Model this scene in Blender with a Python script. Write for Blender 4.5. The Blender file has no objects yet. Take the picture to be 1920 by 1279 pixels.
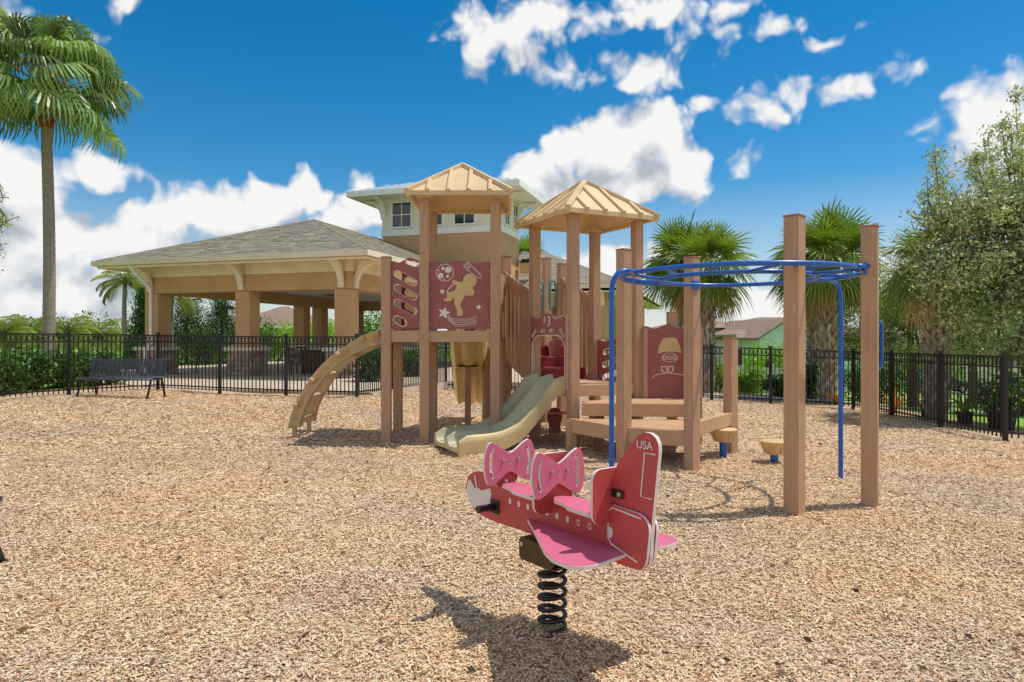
import bpy, bmesh, math, random
import numpy as np
from mathutils import Vector, Matrix
from mathutils.geometry import tessellate_polygon

random.seed(7); rng = np.random.default_rng(7)
R = math.radians
S = bpy.context.scene
COL = S.collection

# ------------------------------------------------------------------ camera
cam_d = bpy.data.cameras.new('camera'); cam = bpy.data.objects.new('camera', cam_d); COL.objects.link(cam)
cam.location = (0, 0, 1.45); cam.rotation_euler = (R(90), 0, 0)
cam_d.sensor_width = 36; cam_d.lens = 24.0; cam_d.clip_end = 6000; cam_d.clip_start = .05
S.camera = cam
S.view_settings.view_transform = 'Standard'; S.view_settings.look = 'None'
S.view_settings.gamma = 1; S.view_settings.exposure = 0.22
S.view_settings.use_curve_mapping = False

# ------------------------------------------------------------------ sun
SUN = Vector((.44, .07, 1.0)).normalized()
sun_el = math.asin(SUN.z); sun_az = math.atan2(SUN.x, SUN.y)
sd = bpy.data.lights.new('sun', 'SUN'); sd.energy = 3.2; sd.angle = R(.53); sd.color = (1, .955, .88)
so = bpy.data.objects.new('sun', sd); COL.objects.link(so)
so.rotation_euler = SUN.to_track_quat('Z', 'Y').to_euler(); so.location = (20, 5, 40)

# ------------------------------------------------------------------ world: sky with cumulus
W = bpy.data.worlds.new('World'); S.world = W; W.use_nodes = True
nt = W.node_tree; nt.nodes.clear()

BLOBS = [  # px, py, rx, ry, weight: where the cumulus stand in the sky
    (30,345,120,95,1.2),(90,445,120,70,1.2),(230,465,140,60,1.2),(300,420,95,55,1.2),(380,410,85,60,1.2),(440,400,75,58,1.2),(505,390,62,58,1.2),
    (578,362,52,50,1.2),(640,412,75,48,1.2),(695,385,70,60,1.2),(400,500,400,70,1.3),(60,560,300,110,1.3),(180,318,85,38,.85),
    (100,50,95,26,.45),(230,8,40,22,.4),(0,60,40,60,.5),
    (1145,290,120,100,1.35),(1225,262,90,72,1.3),(1060,288,72,55,1.2),(1000,335,62,55,1.2),(1285,315,68,70,1.2),(1150,350,190,48,1.2),
    (925,60,110,62,.85),(1055,38,120,48,.7),(1210,15,125,42,.7),(1275,88,70,34,.36),(1215,142,82,44,.8),
    (1440,62,85,28,.40),(1535,72,60,20,.28),(1425,208,85,34,.6),(1505,182,75,28,.5),(1585,165,65,22,.42),
    (1382,305,45,36,.34),(1330,190,35,18,.42),(1690,130,38,22,.38),(1085,132,70,35,.3),(1390,10,50,18,.42),
    (1850,225,115,90,1.),(1910,310,150,130,1.),(1400,575,170,48,.8),(1130,500,75,48,.75),(1265,505,75,48,.6),(1460,590,90,46,.7),
    (900,590,300,60,.7),(1750,560,260,90,.7)]
BLOBS = [(math.atan((px-960)/1280), math.atan((640-py)/1280*math.cos(math.atan((px-960)/1280))), 1.0*rx/1280*math.cos(math.atan((px-960)/1280))**2, 1.0*ry/1280*math.cos(math.atan((px-960)/1280)), w) for px, py, rx, ry, w in BLOBS]

def make_cloud_group(name, blobs):
    g = bpy.data.node_groups.new(name, 'ShaderNodeTree')
    g.interface.new_socket('P', in_out='INPUT', socket_type='NodeSocketVector')
    g.interface.new_socket('D', in_out='OUTPUT', socket_type='NodeSocketFloat')
    N, L = g.nodes, g.links
    gi = N.new('NodeGroupInput'); go = N.new('NodeGroupOutput')
    def M(op, a, b=None, c=None):
        n = N.new('ShaderNodeMath'); n.operation = op
        for i, v in enumerate((a, b, c)):
            if v is None: continue
            if isinstance(v, (int, float)): n.inputs[i].default_value = v
            else: L.new(v, n.inputs[i])
        return n.outputs[0]
    def V(op, a, b=None, s=None):
        n = N.new('ShaderNodeVectorMath'); n.operation = op
        for i, v in enumerate((a, b)):
            if v is None: continue
            if isinstance(v, tuple): n.inputs[i].default_value = v
            else: L.new(v, n.inputs[i])
        if s is not None: n.inputs['Scale'].default_value = s
        return n
    def noise(vec, sc, det, rough=.55, dist=0.):
        n = N.new('ShaderNodeTexNoise'); n.noise_dimensions = '2D'; n.inputs['Scale'].default_value = sc
        n.inputs['Detail'].default_value = det; n.inputs['Roughness'].default_value = rough
        n.inputs['Distortion'].default_value = dist
        L.new(vec, n.inputs['Vector']); return n
    P = gi.outputs[0]
    f1 = M('SUBTRACT', noise(P, 15, 8 if blobs else 4, .54, .15 if blobs else 0.).outputs['Fac'], .5)
    if blobs:
        warp = V('SCALE', V('SUBTRACT', noise(P, 9, 3).outputs['Color'], (.5, .5, .5)).outputs[0], s=.055).outputs[0]
        Q = V('ADD', P, warp).outputs[0]
        cur = None
        for (az, el, ra, re, w) in blobs:
            n = V('MULTIPLY', V('SUBTRACT', Q, (az, el, 0)).outputs[0], (1/ra, 1/re, 0))
            d = M('MULTIPLY', M('SUBTRACT', 1., V('LENGTH', n.outputs[0]).outputs['Value']), w)
            cur = d if cur is None else M('SMOOTH_MAX', cur, d, .12)
        sp = N.new('ShaderNodeSeparateXYZ'); L.new(P, sp.inputs[0])
        cur = M('MAXIMUM', cur, M('SUBTRACT', .24, M('MULTIPLY', sp.outputs[1], 6.)))
        cur = M('ADD', M('MAXIMUM', cur, -.75), .10)
        vo = N.new('ShaderNodeTexVoronoi'); vo.feature = 'SMOOTH_F1'; vo.voronoi_dimensions = '2D'; vo.inputs['Scale'].default_value = 21
        vo.inputs['Detail'].default_value = 2.; vo.inputs['Roughness'].default_value = .55; vo.inputs['Smoothness'].default_value = .5
        L.new(Q, vo.inputs['Vector'])
        f2 = M('SUBTRACT', .46, vo.outputs['Distance'])
        D = M('ADD', cur, M('ADD', M('MULTIPLY', f1, .85), M('MULTIPLY', f2, .55)))
    else:  # unseen rest of the sky: broken noise cumulus, cover raised for white fill
        sep = N.new('ShaderNodeSeparateXYZ'); L.new(P, sep.inputs[0])
        out = M('MAXIMUM', M('SUBTRACT', M('ABSOLUTE', sep.outputs[0]), .75), M('SUBTRACT', sep.outputs[1], .54))
        mr = N.new('ShaderNodeMapRange'); mr.inputs['From Min'].default_value = .0; mr.inputs['From Max'].default_value = .1; L.new(out, mr.inputs['Value'])
        far = M('SUBTRACT', M('MULTIPLY', noise(P, 2.6, 2).outputs['Fac'], 3.2), 1.45)
        cur = M('SUBTRACT', M('MULTIPLY', M('ADD', far, .75), mr.outputs[0]), .75)
        D = M('ADD', cur, M('MULTIPLY', f1, 1.0))
    L.new(D, go.inputs[0])
    return g

def build_world():
    N, L = nt.nodes, nt.links
    def M(op, a, b=0.):
        n = N.new('ShaderNodeMath'); n.operation = op
        for i, v in enumerate((a, b)):
            if isinstance(v, (int, float)): n.inputs[i].default_value = v
            else: L.new(v, n.inputs[i])
        return n.outputs[0]
    tc = N.new('ShaderNodeTexCoord'); sep = N.new('ShaderNodeSeparateXYZ'); L.new(tc.outputs['Generated'], sep.inputs[0])
    az = M('ARCTAN2', sep.outputs[0], sep.outputs[1]); el = M('ARCSINE', sep.outputs[2])
    cb = N.new('ShaderNodeCombineXYZ'); L.new(az, cb.inputs[0]); L.new(el, cb.inputs[1])
    sky = N.new('ShaderNodeTexSky'); sky.sky_type = 'NISHITA'; sky.sun_disc = False
    sky.sun_elevation = sun_el; sky.sun_rotation = sun_az; sky.air_density = 1.0; sky.dust_density = .2; sky.ozone_density = 4.0
    hs = N.new('ShaderNodeHueSaturation'); hs.inputs['Hue'].default_value = SKY_HSV[0]; sm = N.new('ShaderNodeMapRange'); sm.inputs['From Max'].default_value = .22; sm.inputs['To Min'].default_value = .5; sm.inputs['To Max'].default_value = SKY_HSV[1]; L.new(el, sm.inputs['Value']); L.new(sm.outputs[0], hs.inputs['Saturation']); hs.inputs['Value'].default_value = SKY_HSV[2]; L.new(sky.outputs[0], hs.inputs['Color'])
    def layer(name, blobs):
        grp = make_cloud_group(name, blobs)
        n0 = N.new('ShaderNodeGroup'); n0.node_tree = grp; L.new(cb.outputs[0], n0.inputs[0]); d0 = n0.outputs[0]
        n1 = N.new('ShaderNodeGroup'); n1.node_tree = grp; a = N.new('ShaderNodeVectorMath'); a.inputs[1].default_value = (.014, .05, 0)
        L.new(cb.outputs[0], a.inputs[0]); L.new(a.outputs[0], n1.inputs[0]); d1 = n1.outputs[0]
        al = N.new('ShaderNodeMapRange'); al.interpolation_type = 'SMOOTHSTEP'
        al.inputs['From Min'].default_value = -.05; al.inputs['From Max'].default_value = .42; L.new(d0, al.inputs['Value'])
        sh = M('ADD', M('MULTIPLY', M('SUBTRACT', d0, d1), 1.25), M('SUBTRACT', .63, M('MULTIPLY', M('MAXIMUM', d0, 0.), .20)))
        ramp = N.new('ShaderNodeValToRGB'); L.new(sh, ramp.inputs[0]); e = ramp.color_ramp.elements
        e[0].position = .05; e[0].color = (.50, .55, .62, 1); e[1].position = 1.; e[1].color = (1., .995, .98, 1); m = e.new(.5); m.color = (.76, .79, .84, 1)
        sc = N.new('ShaderNodeVectorMath'); sc.operation = 'SCALE'; sc.inputs['Scale'].default_value = CLOUD; L.new(ramp.outputs[0], sc.inputs[0])
        mx = N.new('ShaderNodeMix'); mx.data_type = 'RGBA'; L.new(al.outputs[0], mx.inputs[0]); L.new(hs.outputs[0], mx.inputs[6]); L.new(sc.outputs[0], mx.inputs[7])
        bg = N.new('ShaderNodeBackground'); bg.inputs['Strength'].default_value = SKY_STRENGTH; L.new(mx.outputs[2], bg.inputs[0]); return bg.outputs[0]
    cuts = [-.75, -.25, .05, .30, .75]; secs = []
    for i in range(4):
        bl = [b for b in BLOBS if b[0]+b[2]+.06 > cuts[i] and b[0]-b[2]-.06 < cuts[i+1]]; secs.append(layer('cumulus_%d' % i, bl))
    def mixs(f, a, b):
        n = N.new('ShaderNodeMixShader'); L.new(f, n.inputs[0]); L.new(a, n.inputs[1]); L.new(b, n.inputs[2]); return n.outputs[0]
    cur = secs[0]
    for i in range(1, 4): cur = mixs(M('GREATER_THAN', az, cuts[i]), cur, secs[i])
    inview = M('MULTIPLY', M('LESS_THAN', M('ABSOLUTE', az), .75), M('MULTIPLY', M('LESS_THAN', el, .54), M('GREATER_THAN', el, -.02)))
    cur = mixs(inview, layer('cumulus_rest', []), cur)
    ow = N.new('ShaderNodeOutputWorld'); L.new(cur, ow.inputs[0])
SKY_HSV = (.492, 1.42, .97); SKY_STRENGTH = .105; CLOUD = 7.6
build_world()
W.cycles.sampling_method = 'MANUAL'; W.cycles.sample_map_resolution = 512
S.cycles.max_bounces = 5; S.cycles.diffuse_bounces = 3; S.cycles.glossy_bounces = 2; S.cycles.transmission_bounces = 3
S.cycles.transparent_max_bounces = 4; S.cycles.adaptive_threshold = .02

# ------------------------------------------------------------------ materials
def s(r, g, b):
    f = lambda c: (c/255/12.92) if c/255 <= .04045 else ((c/255+.055)/1.055)**2.4
    return (f(r), f(g), f(b), 1)
MATS = {}
def mat(name, col, rough=.6, var=.12, scale=6., bump=0., bscale=40., spec=.35, stretch=None, island=0., objrand=0., trans=0., coat=0., metal=0., dirt=0.):
    if name in MATS: return MATS[name]
    m = bpy.data.materials.new(name); m.use_nodes = True; MATS[name] = m
    N, L = m.node_tree.nodes, m.node_tree.links
    b = N['Principled BSDF']; b.inputs['Roughness'].default_value = rough
    b.inputs['Specular IOR Level'].default_value = spec; b.inputs['Metallic'].default_value = metal
    if coat: b.inputs['Coat Weight'].default_value = coat; b.inputs['Coat Roughness'].default_value = .2
    tc = N.new('ShaderNodeTexCoord'); vec = tc.outputs['Object']
    if stretch:
        mp = N.new('ShaderNodeMapping'); mp.inputs['Scale'].default_value = stretch; L.new(vec, mp.inputs[0]); vec = mp.outputs[0]
    nz = N.new('ShaderNodeTexNoise'); nz.inputs['Scale'].default_value = scale; nz.inputs['Detail'].default_value = 6; L.new(vec, nz.inputs['Vector'])
    mr = N.new('ShaderNodeMapRange'); mr.inputs['From Min'].default_value = .3; mr.inputs['From Max'].default_value = .7
    mr.inputs['To Min'].default_value = 1-var; mr.inputs['To Max'].default_value = 1+var; L.new(nz.outputs['Fac'], mr.inputs['Value'])
    fac = mr.outputs[0]
    def addrand(src, amt, fac):
        r2 = N.new('ShaderNodeMapRange'); r2.inputs['To Min'].default_value = 1-amt; r2.inputs['To Max'].default_value = 1+amt; L.new(src, r2.inputs['Value'])
        k = N.new('ShaderNodeMath'); k.operation = 'MULTIPLY'; L.new(fac, k.inputs[0]); L.new(r2.outputs[0], k.inputs[1]); return k.outputs[0]
    if island:
        ge = N.new('ShaderNodeNewGeometry'); fac = addrand(ge.outputs['Random Per Island'], island, fac)
    if objrand:
        oi = N.new('ShaderNodeObjectInfo'); fac = addrand(oi.outputs['Random'], objrand, fac)
    if dirt:  # scuffs, stains and sun-faded patches of their own shape
        for sc_, lo, hi, amt in ((2.2, .52, .72, dirt), (28., .60, .74, dirt*1.2)):
            n3 = N.new('ShaderNodeTexNoise'); n3.inputs['Scale'].default_value = sc_; n3.inputs['Detail'].default_value = 8; n3.inputs['Roughness'].default_value = .65; L.new(tc.outputs['Object'], n3.inputs['Vector'])
            m3 = N.new('ShaderNodeMapRange'); m3.inputs['From Min'].default_value = lo; m3.inputs['From Max'].default_value = hi; m3.inputs['To Min'].default_value = 1.; m3.inputs['To Max'].default_value = 1-amt; L.new(n3.outputs['Fac'], m3.inputs['Value'])
            k = N.new('ShaderNodeMath'); k.operation = 'MULTIPLY'; L.new(fac, k.inputs[0]); L.new(m3.outputs[0], k.inputs[1]); fac = k.outputs[0]
    mx = N.new('ShaderNodeVectorMath'); mx.operation = 'SCALE'; mx.inputs[0].default_value = col[:3]; L.new(fac, mx.inputs['Scale'])
    L.new(mx.outputs[0], b.inputs['Base Color'])
    if bump:
        n2 = N.new('ShaderNodeTexNoise'); n2.inputs['Scale'].default_value = bscale; n2.inputs['Detail'].default_value = 5; L.new(vec, n2.inputs['Vector'])
        bp = N.new('ShaderNodeBump'); bp.inputs['Strength'].default_value = bump; bp.inputs['Distance'].default_value = .01
        L.new(n2.outputs['Fac'], bp.inputs['Height']); L.new(bp.outputs[0], b.inputs['Normal'])
        rr = N.new('ShaderNodeMapRange'); rr.inputs['To Min'].default_value = max(.05, rough-.12); rr.inputs['To Max'].default_value = min(1, rough+.12)
        L.new(n2.outputs['Fac'], rr.inputs['Value']); L.new(rr.outputs[0], b.inputs['Roughness'])
    if trans:
        t = N.new('ShaderNodeBsdfTranslucent'); sc = N.new('ShaderNodeVectorMath'); sc.operation = 'MULTIPLY'; sc.inputs[1].default_value = (1.15, 1.2, .5)
        L.new(mx.outputs[0], sc.inputs[0]); L.new(sc.outputs[0], t.inputs[0])
        ms = N.new('ShaderNodeMixShader'); ms.inputs[0].default_value = trans
        L.new(b.outputs[0], ms.inputs[1]); L.new(t.outputs[0], ms.inputs[2]); L.new(ms.outputs[0], N['Material Output'].inputs[0])
    return m

mat('post_plastic', s(194,152,121), .62, .10, 5, .35, 60, stretch=(6,6,.6), dirt=.2)
mat('deck_plastic', s(198,158,122), .66, .1, 4, .3, 50, dirt=.22)
mat('roof_plastic', s(220,190,146), .5, .08, 3, .15, 25, dirt=.16)
mat('slide_plastic', s(208,186,138), .42, .08, 3, .08, 20, spec=.45, dirt=.16)
mat('bed_plastic', s(188,182,146), .34, .09, 2.5, .05, 15, spec=.5, dirt=.16)
mat('climber_plastic', s(196,163,118), .55, .12, 7, .5, 18)
mat('yellow_plastic', s(232,204,140), .42, .06, 3, .08, 15, spec=.45)
mat('cap_plastic', s(184,130,106), .6, .1, 4, .2, 50)
mat('dead_frond', s(176,142,92), .8, .2, 3, objrand=.25, trans=.2)
mat('dry_leaf', s(112,84,56), .8, .2, 3, island=.5)
mat('maroon_panel', s(164,95,92), .5, .08, 3, .12, 50, dirt=.14)
mat('red_board', s(150,42,52), .5, .06, 3, .1, 50)
mat('cream_core', s(228,196,180), .6, .05, 5)
mat('white_print', s(232,222,214), .6, .04, 5)
mat('figure_tan', s(214,182,128), .55, .06, 5, .1, 50)
mat('blue_steel', s(10,92,184), .32, .06, 5, .06, 60, spec=.5, coat=.3)
mat('teal_steel', s(74,168,180), .35, .05, 5, .05, 50, spec=.5)
mat('rider_red', s(196,78,80), .42, .08, 4, .15, 60, spec=.45, dirt=.16)
mat('rider_pink', s(210,108,134), .42, .08, 4, .15, 60, spec=.45, dirt=.16)
mat('rider_core', s(226,214,208), .55, .08, 5, dirt=.15)
mat('black_steel', s(34,30,29), .38, .12, 8, .1, 80, spec=.5)
mat('bolt_steel', s(190,186,180), .3, .1, 20, metal=.8)
mat('bracket_bronze', s(84,66,40), .45, .15, 12, .1, 60, metal=.2)
mat('bench_steel', s(66,68,74), .4, .1, 6, .05, 60, spec=.5)
mat('stucco', s(206,162,118), .88, .08, 1.2, .5, 70, dirt=.14)
mat('stucco_pale', s(236,226,206), .85, .05, 1.6, .3, 90)
mat('trim_cream', s(240,220,194), .6, .06, 1.5, .08, 50, dirt=.1)
mat('trim_white', s(240,238,230), .55, .05, 1.5, .06, 50)
mat('ceiling_white', s(236,232,222), .8, .04, 1.5)
mat('metal_roof', s(196,202,206), .35, .06, 2, spec=.5, metal=.3)
mat('stone', s(168,142,124), .85, .2, 9, .6, 40, island=.4)
mat('mortar', s(104,92,84), .9, .15, 9)
mat('cap_stone', s(220,208,188), .75, .08, 5, .2, 40)
mat('wood_brown', s(110,72,46), .6, .2, 4, stretch=(1,1,8))
mat('glass', s(28,42,52), .06, .2, .5, spec=.8)
mat('paver', s(196,178,156), .85, .14, 3, .2, 40)
mat('concrete', s(204,198,186), .85, .1, 2, .2, 60)
mat('asphalt', s(88,88,90), .9, .12, 3, .3, 90)
mat('lawn', s(124,164,58), .9, .35, 1.5, .6, 60)
mat('mint_wall', s(204,218,210), .85, .04, 1)
mat('grey_wall', s(196,196,186), .85, .05, 1)
mat('brown_roof', s(148,124,108), .85, .15, 4, .4, 8)
mat('vinyl', s(232,234,236), .5, .03, 2)
mat('pot_black', s(30,30,32), .5, .1, 6)
mat('palm_leaf', s(126,150,58), .38, .2, 3, objrand=.35, trans=.32, spec=.4)
mat('palm_leaf_pale', s(126,150,82), .34, .25, 3, objrand=.42, trans=.3, spec=.45)
mat('palm_leaf_far', s(138,152,70), .6, .2, 1, objrand=.25, trans=.3)
mat('petiole', s(150,140,70), .6, .2, 5)
mat('palm_trunk', s(150,138,122), .9, .22, 6, .6, 30, stretch=(1,1,5))
mat('palm_boot', s(190,174,152), .9, .25, 9, .5, 30, island=.35)
mat('fibre', s(128,70,44), .95, .3, 14, .6, 40)
mat('bark', s(112,98,84), .95, .25, 8, .6, 25)
mat('oak_leaf', s(178,186,140), .4, .15, 2, island=.5, trans=.28, spec=.4)
mat('conifer_leaf', s(58,98,38), .7, .2, 2, island=.45, trans=.2)
mat('shrub_leaf', s(74,114,38), .5, .2, 2, island=.45, trans=.28, spec=.4)
mat('shrub_leaf_bright', s(150,186,54), .5, .2, 2, island=.4, trans=.3)
mat('tree_leaf_far', s(136,156,96), .6, .2, .6, island=.45, trans=.25)
mat('bromeliad', s(206,136,50), .5, .25, 6, island=.3, trans=.25)
mat('flower_white', s(236,232,224), .6, .05, 5)
mat('shingle', s(158,148,132), .9, .12, 6, .5, 40, island=.22)
mat('sign_dark', s(58,38,58), .5, .1, 6)
mat('car_dark', s(44,48,56), .25, .05, 2, spec=.5, coat=.5)
mat('car_blue', s(52,98,160), .25, .05, 2, spec=.5, coat=.5)
mat('car_silver', s(170,174,178), .25, .05, 2, spec=.5, coat=.5)
mat('tyre', s(24,24,25), .8, .1, 6)

def chip_material(name, patch=True):
    m = bpy.data.materials.new(name); m.use_nodes = True; MATS[name] = m
    N, L = m.node_tree.nodes, m.node_tree.links; b = N['Principled BSDF']
    b.inputs['Roughness'].default_value = .8; b.inputs['Specular IOR Level'].default_value = .25
    ge = N.new('ShaderNodeNewGeometry'); rp = N.new('ShaderNodeValToRGB')
    if patch: L.new(ge.outputs['Random Per Island'], rp.inputs[0])
    else:
        vo = N.new('ShaderNodeTexVoronoi'); vo.inputs['Scale'].default_value = 38; L.new(ge.outputs['Position'], vo.inputs['Vector'])
        sx = N.new('ShaderNodeSeparateXYZ'); L.new(vo.outputs['Color'], sx.inputs[0]); L.new(sx.outputs[0], rp.inputs[0])
    e = rp.color_ramp.elements; rp.color_ramp.interpolation = 'LINEAR'
    stops = [(0, s(120,84,58)), (.1, s(178,136,102)), (.3, s(218,182,142)), (.6, s(234,202,162)), (.8, s(242,218,184)), (.93, s(216,200,174)), (1, s(246,232,208))]
    e[0].position = 0; e[0].color = stops[0][1]; e[1].position = 1; e[1].color = stops[-1][1]
    for p, c in stops[1:-1]: k = e.new(p); k.color = c
    # large weathered / fresh zones
    nz = N.new('ShaderNodeTexNoise'); nz.inputs['Scale'].default_value = .55; nz.inputs['Detail'].default_value = 5; L.new(ge.outputs['Position'], nz.inputs['Vector'])
    r2 = N.new('ShaderNodeValToRGB'); L.new(nz.outputs['Fac'], r2.inputs[0]); f = r2.color_ramp.elements
    f[0].position = .34; f[0].color = (.88, .90, .94, 1); f[1].position = .66; f[1].color = (1.03, .95, .82, 1)
    k = f.new(.5); k.color = (1, .98, .94, 1)
    mx = N.new('ShaderNodeVectorMath'); mx.operation = 'MULTIPLY'; L.new(rp.outputs[0], mx.inputs[0]); L.new(r2.outputs[0], mx.inputs[1])
    L.new(mx.outputs[0], b.inputs['Base Color'])
    if not patch:
        d = N.new('ShaderNodeVectorMath'); d.operation = 'SCALE'; d.inputs['Scale'].default_value = .82; L.new(mx.outputs[0], d.inputs[0]); L.new(d.outputs[0], b.inputs['Base Color'])
        n2 = N.new('ShaderNodeTexNoise'); n2.inputs['Scale'].default_value = 45; n2.inputs['Detail'].default_value = 4; L.new(ge.outputs['Position'], n2.inputs['Vector'])
        bp = N.new('ShaderNodeBump'); bp.inputs['Strength'].default_value = .9; bp.inputs['Distance'].default_value = .03
        L.new(n2.outputs['Fac'], bp.inputs['Height']); L.new(bp.outputs[0], b.inputs['Normal'])
    return m
chip_material('wood_chip'); chip_material('mulch_bed', False)

# ------------------------------------------------------------------ mesh helpers
class MB:
    def __init__(self): self.v = []; self.f = []; self.m = []
    def add(self, vs, fs, mi=0, M=None):
        o = len(self.v)
        self.v += [tuple(M @ Vector(p)) if M is not None else tuple(p) for p in vs]
        for k, q in enumerate(fs):
            self.f.append(tuple(i+o for i in q)); self.m.append(mi[k] if isinstance(mi, list) else mi)
        return self
    def box(self, c, d, M=None, mi=0, rz=0.):
        x, y, z = d[0]/2, d[1]/2, d[2]/2
        vs = [(-x,-y,-z),(x,-y,-z),(x,y,-z),(-x,y,-z),(-x,-y,z),(x,-y,z),(x,y,z),(-x,y,z)]
        T = Matrix.Translation(c) @ Matrix.Rotation(rz, 4, 'Z')
        if M is not None: T = M @ T
        return self.add(vs, [(3,2,1,0),(4,5,6,7),(0,1,5,4),(1,2,6,5),(2,3,7,6),(3,0,4,7)], mi, T)
    def prism(self, poly, z0, z1, M=None, mi=0, ms=None):
        return self.plate(poly, [], z0, z1, M, mi, mi if ms is None else ms)
    def plate(self, outer, holes, z0, z1, M=None, mi=0, ms=1):
        loops = [outer]+list(holes); pts = [p for l in loops for p in l]; n = len(pts)
        tris = tessellate_polygon([[Vector((p[0], p[1], 0)) for p in l] for l in loops])
        vs = [(p[0], p[1], z1) for p in pts]+[(p[0], p[1], z0) for p in pts]
        fs = []; mm = []
        for t in tris:
            a, b, c = (Vector(pts[i]) for i in t)
            if (b-a).x*(c-a).y-(b-a).y*(c-a).x < 0: t = t[::-1]
            fs += [tuple(t), tuple(i+n for i in t[::-1])]; mm += [mi, mi]
        o = 0
        for li, l in enumerate(loops):
            k = len(l); ar = sum(l[i][0]*l[(i+1) % k][1]-l[(i+1) % k][0]*l[i][1] for i in range(k))
            for i in range(k):
                a, b = o+i, o+(i+1) % k
                q = (a, a+n, b+n, b) if (ar > 0) == (li == 0) else (b, b+n, a+n, a)
                fs.append(q); mm.append(ms)
            o += k
        return self.add(vs, fs, mm, M)
    def tube(self, pts, r, n=8, M=None, mi=0, closed=False, caps=True):
        P = [Vector(p) for p in pts]; k = len(P); rr = r if isinstance(r, (list, tuple)) else [r]*k
        vs = []; up = None
        for i in range(k):
            if closed: t = P[(i+1) % k]-P[i-1]
            else: t = P[min(i+1, k-1)]-P[max(i-1, 0)]
            t.normalize()
            if up is None: up = Vector((0, 0, 1)) if abs(t.z) < .9 else Vector((1, 0, 0))
            a = t.cross(up).normalized(); b = a.cross(t).normalized(); up = b
            for j in range(n):
                an = 2*math.pi*j/n; vs.append(P[i]+(a*math.cos(an)+b*math.sin(an))*rr[i])
        fs = []
        for i in range(k if closed else k-1):
            for j in range(n):
                i2 = (i+1) % k; fs.append((i*n+j, i*n+(j+1) % n, i2*n+(j+1) % n, i2*n+j))
        if caps and not closed: fs += [tuple(range(n))[::-1], tuple(range((k-1)*n, k*n))]
        return self.add(vs, fs, mi, M)
    def lathe(self, prof, n=16, M=None, mi=0):
        vs = []; k = len(prof)
        for (r, z) in prof:
            for j in range(n): a = 2*math.pi*j/n; vs.append((r*math.cos(a), r*math.sin(a), z))
        fs = [(i*n+j, i*n+(j+1) % n, (i+1)*n+(j+1) % n, (i+1)*n+j) for i in range(k-1) for j in range(n)]
        fs += [tuple(range(n))[::-1], tuple(range((k-1)*n, k*n))]
        return self.add(vs, fs, mi, M)
    def grid(self, rows, mi=0, M=None, close=False):
        n = len(rows[0]); vs = [p for r in rows for p in r]
        fs = [(i*n+j, i*n+(j+1) % n, (i+1)*n+(j+1) % n, (i+1)*n+j) for i in range(len(rows)-1) for j in range(n if close else n-1)]
        return self.add(vs, fs, mi, M)
    def mesh(self, name, mats, smooth=False):
        me = bpy.data.meshes.new(name); me.from_pydata(self.v, [], self.f)
        for x in (mats if isinstance(mats, (list, tuple)) else [mats]): me.materials.append(MATS[x])
        me.polygons.foreach_set('material_index', self.m)
        if smooth: me.polygons.foreach_set('use_smooth', [True]*len(self.f))
        me.update(); return me
    def build(self, name, mats, parent=None, smooth=False, bevel=0., kind=None, auto=None):
        me = self.mesh(name, mats, smooth); return link(name, me, parent, bevel, kind, auto)

def link(name, me, parent=None, bevel=0., kind=None, auto=None, M=None):
    o = bpy.data.objects.new(name, me); COL.objects.link(o)
    if parent is not None: o.parent = parent
    if M is not None: o.matrix_local = M
    if bevel:
        b = o.modifiers.new('bevel', 'BEVEL'); b.width = bevel; b.segments = 2; b.limit_method = 'ANGLE'; b.angle_limit = R(40)
    if auto: 
        for p in me.polygons: p.use_smooth = True
        me.set_sharp_from_angle(angle=R(auto))
    if kind: o['kind'] = kind
    return o
def thing(name, label, cat, loc=(0,0,0), rz=0., group=None):
    o = bpy.data.objects.new(name, None); COL.objects.link(o); o.empty_display_size = .2
    o.location = loc; o.rotation_euler = (0, 0, rz); o['label'] = label; o['category'] = cat
    if group: o['group'] = group
    return o
def tag(o, label, cat, group=None):
    o['label'] = label; o['category'] = cat
    if group: o['group'] = group
    return o
def frame(o, u, v):  # matrix with local x=u, y=v
    u = Vector(u).normalized(); v = Vector(v).normalized(); n = u.cross(v)
    M = Matrix((u, v, n)).transposed().to_4x4(); M.translation = Vector(o); return M
def circ(cx, cy, r, n=14, a0=0., ry=None): return [(cx+r*math.cos(a0+2*math.pi*i/n), cy+(ry or r)*math.sin(a0+2*math.pi*i/n)) for i in range(n)]
def capsule(cx, cy, L, r, ang, n=6):
    p = []; c, sn = math.cos(ang), math.sin(ang)
    for i in range(n+1): a = -math.pi/2+math.pi*i/n; p.append((L/2+r*math.cos(a), r*math.sin(a)))
    for i in range(n+1): a = math.pi/2+math.pi*i/n; p.append((-L/2+r*math.cos(a), r*math.sin(a)))
    return [(cx+x*c-y*sn, cy+x*sn+y*c) for x, y in p]
def ring_loop(outer, w, cx=None, cy=None):  # inset copy about the centroid
    cx = sum(p[0] for p in outer)/len(outer); cy = sum(p[1] for p in outer)/len(outer); out = []
    for x, y in outer:
        d = math.hypot(x-cx, y-cy); k = (d-w)/d; out.append((cx+(x-cx)*k, cy+(y-cy)*k))
    return out
def stroke(pts, w):  # ribbon polygon along a polyline
    L_, R_ = [], []
    for i, p in enumerate(pts):
        a = pts[max(i-1, 0)]; b = pts[min(i+1, len(pts)-1)]; dx, dy = b[0]-a[0], b[1]-a[1]; l = math.hypot(dx, dy) or 1
        L_.append((p[0]-dy/l*w/2, p[1]+dx/l*w/2)); R_.append((p[0]+dy/l*w/2, p[1]-dx/l*w/2))
    return L_+R_[::-1]
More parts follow.
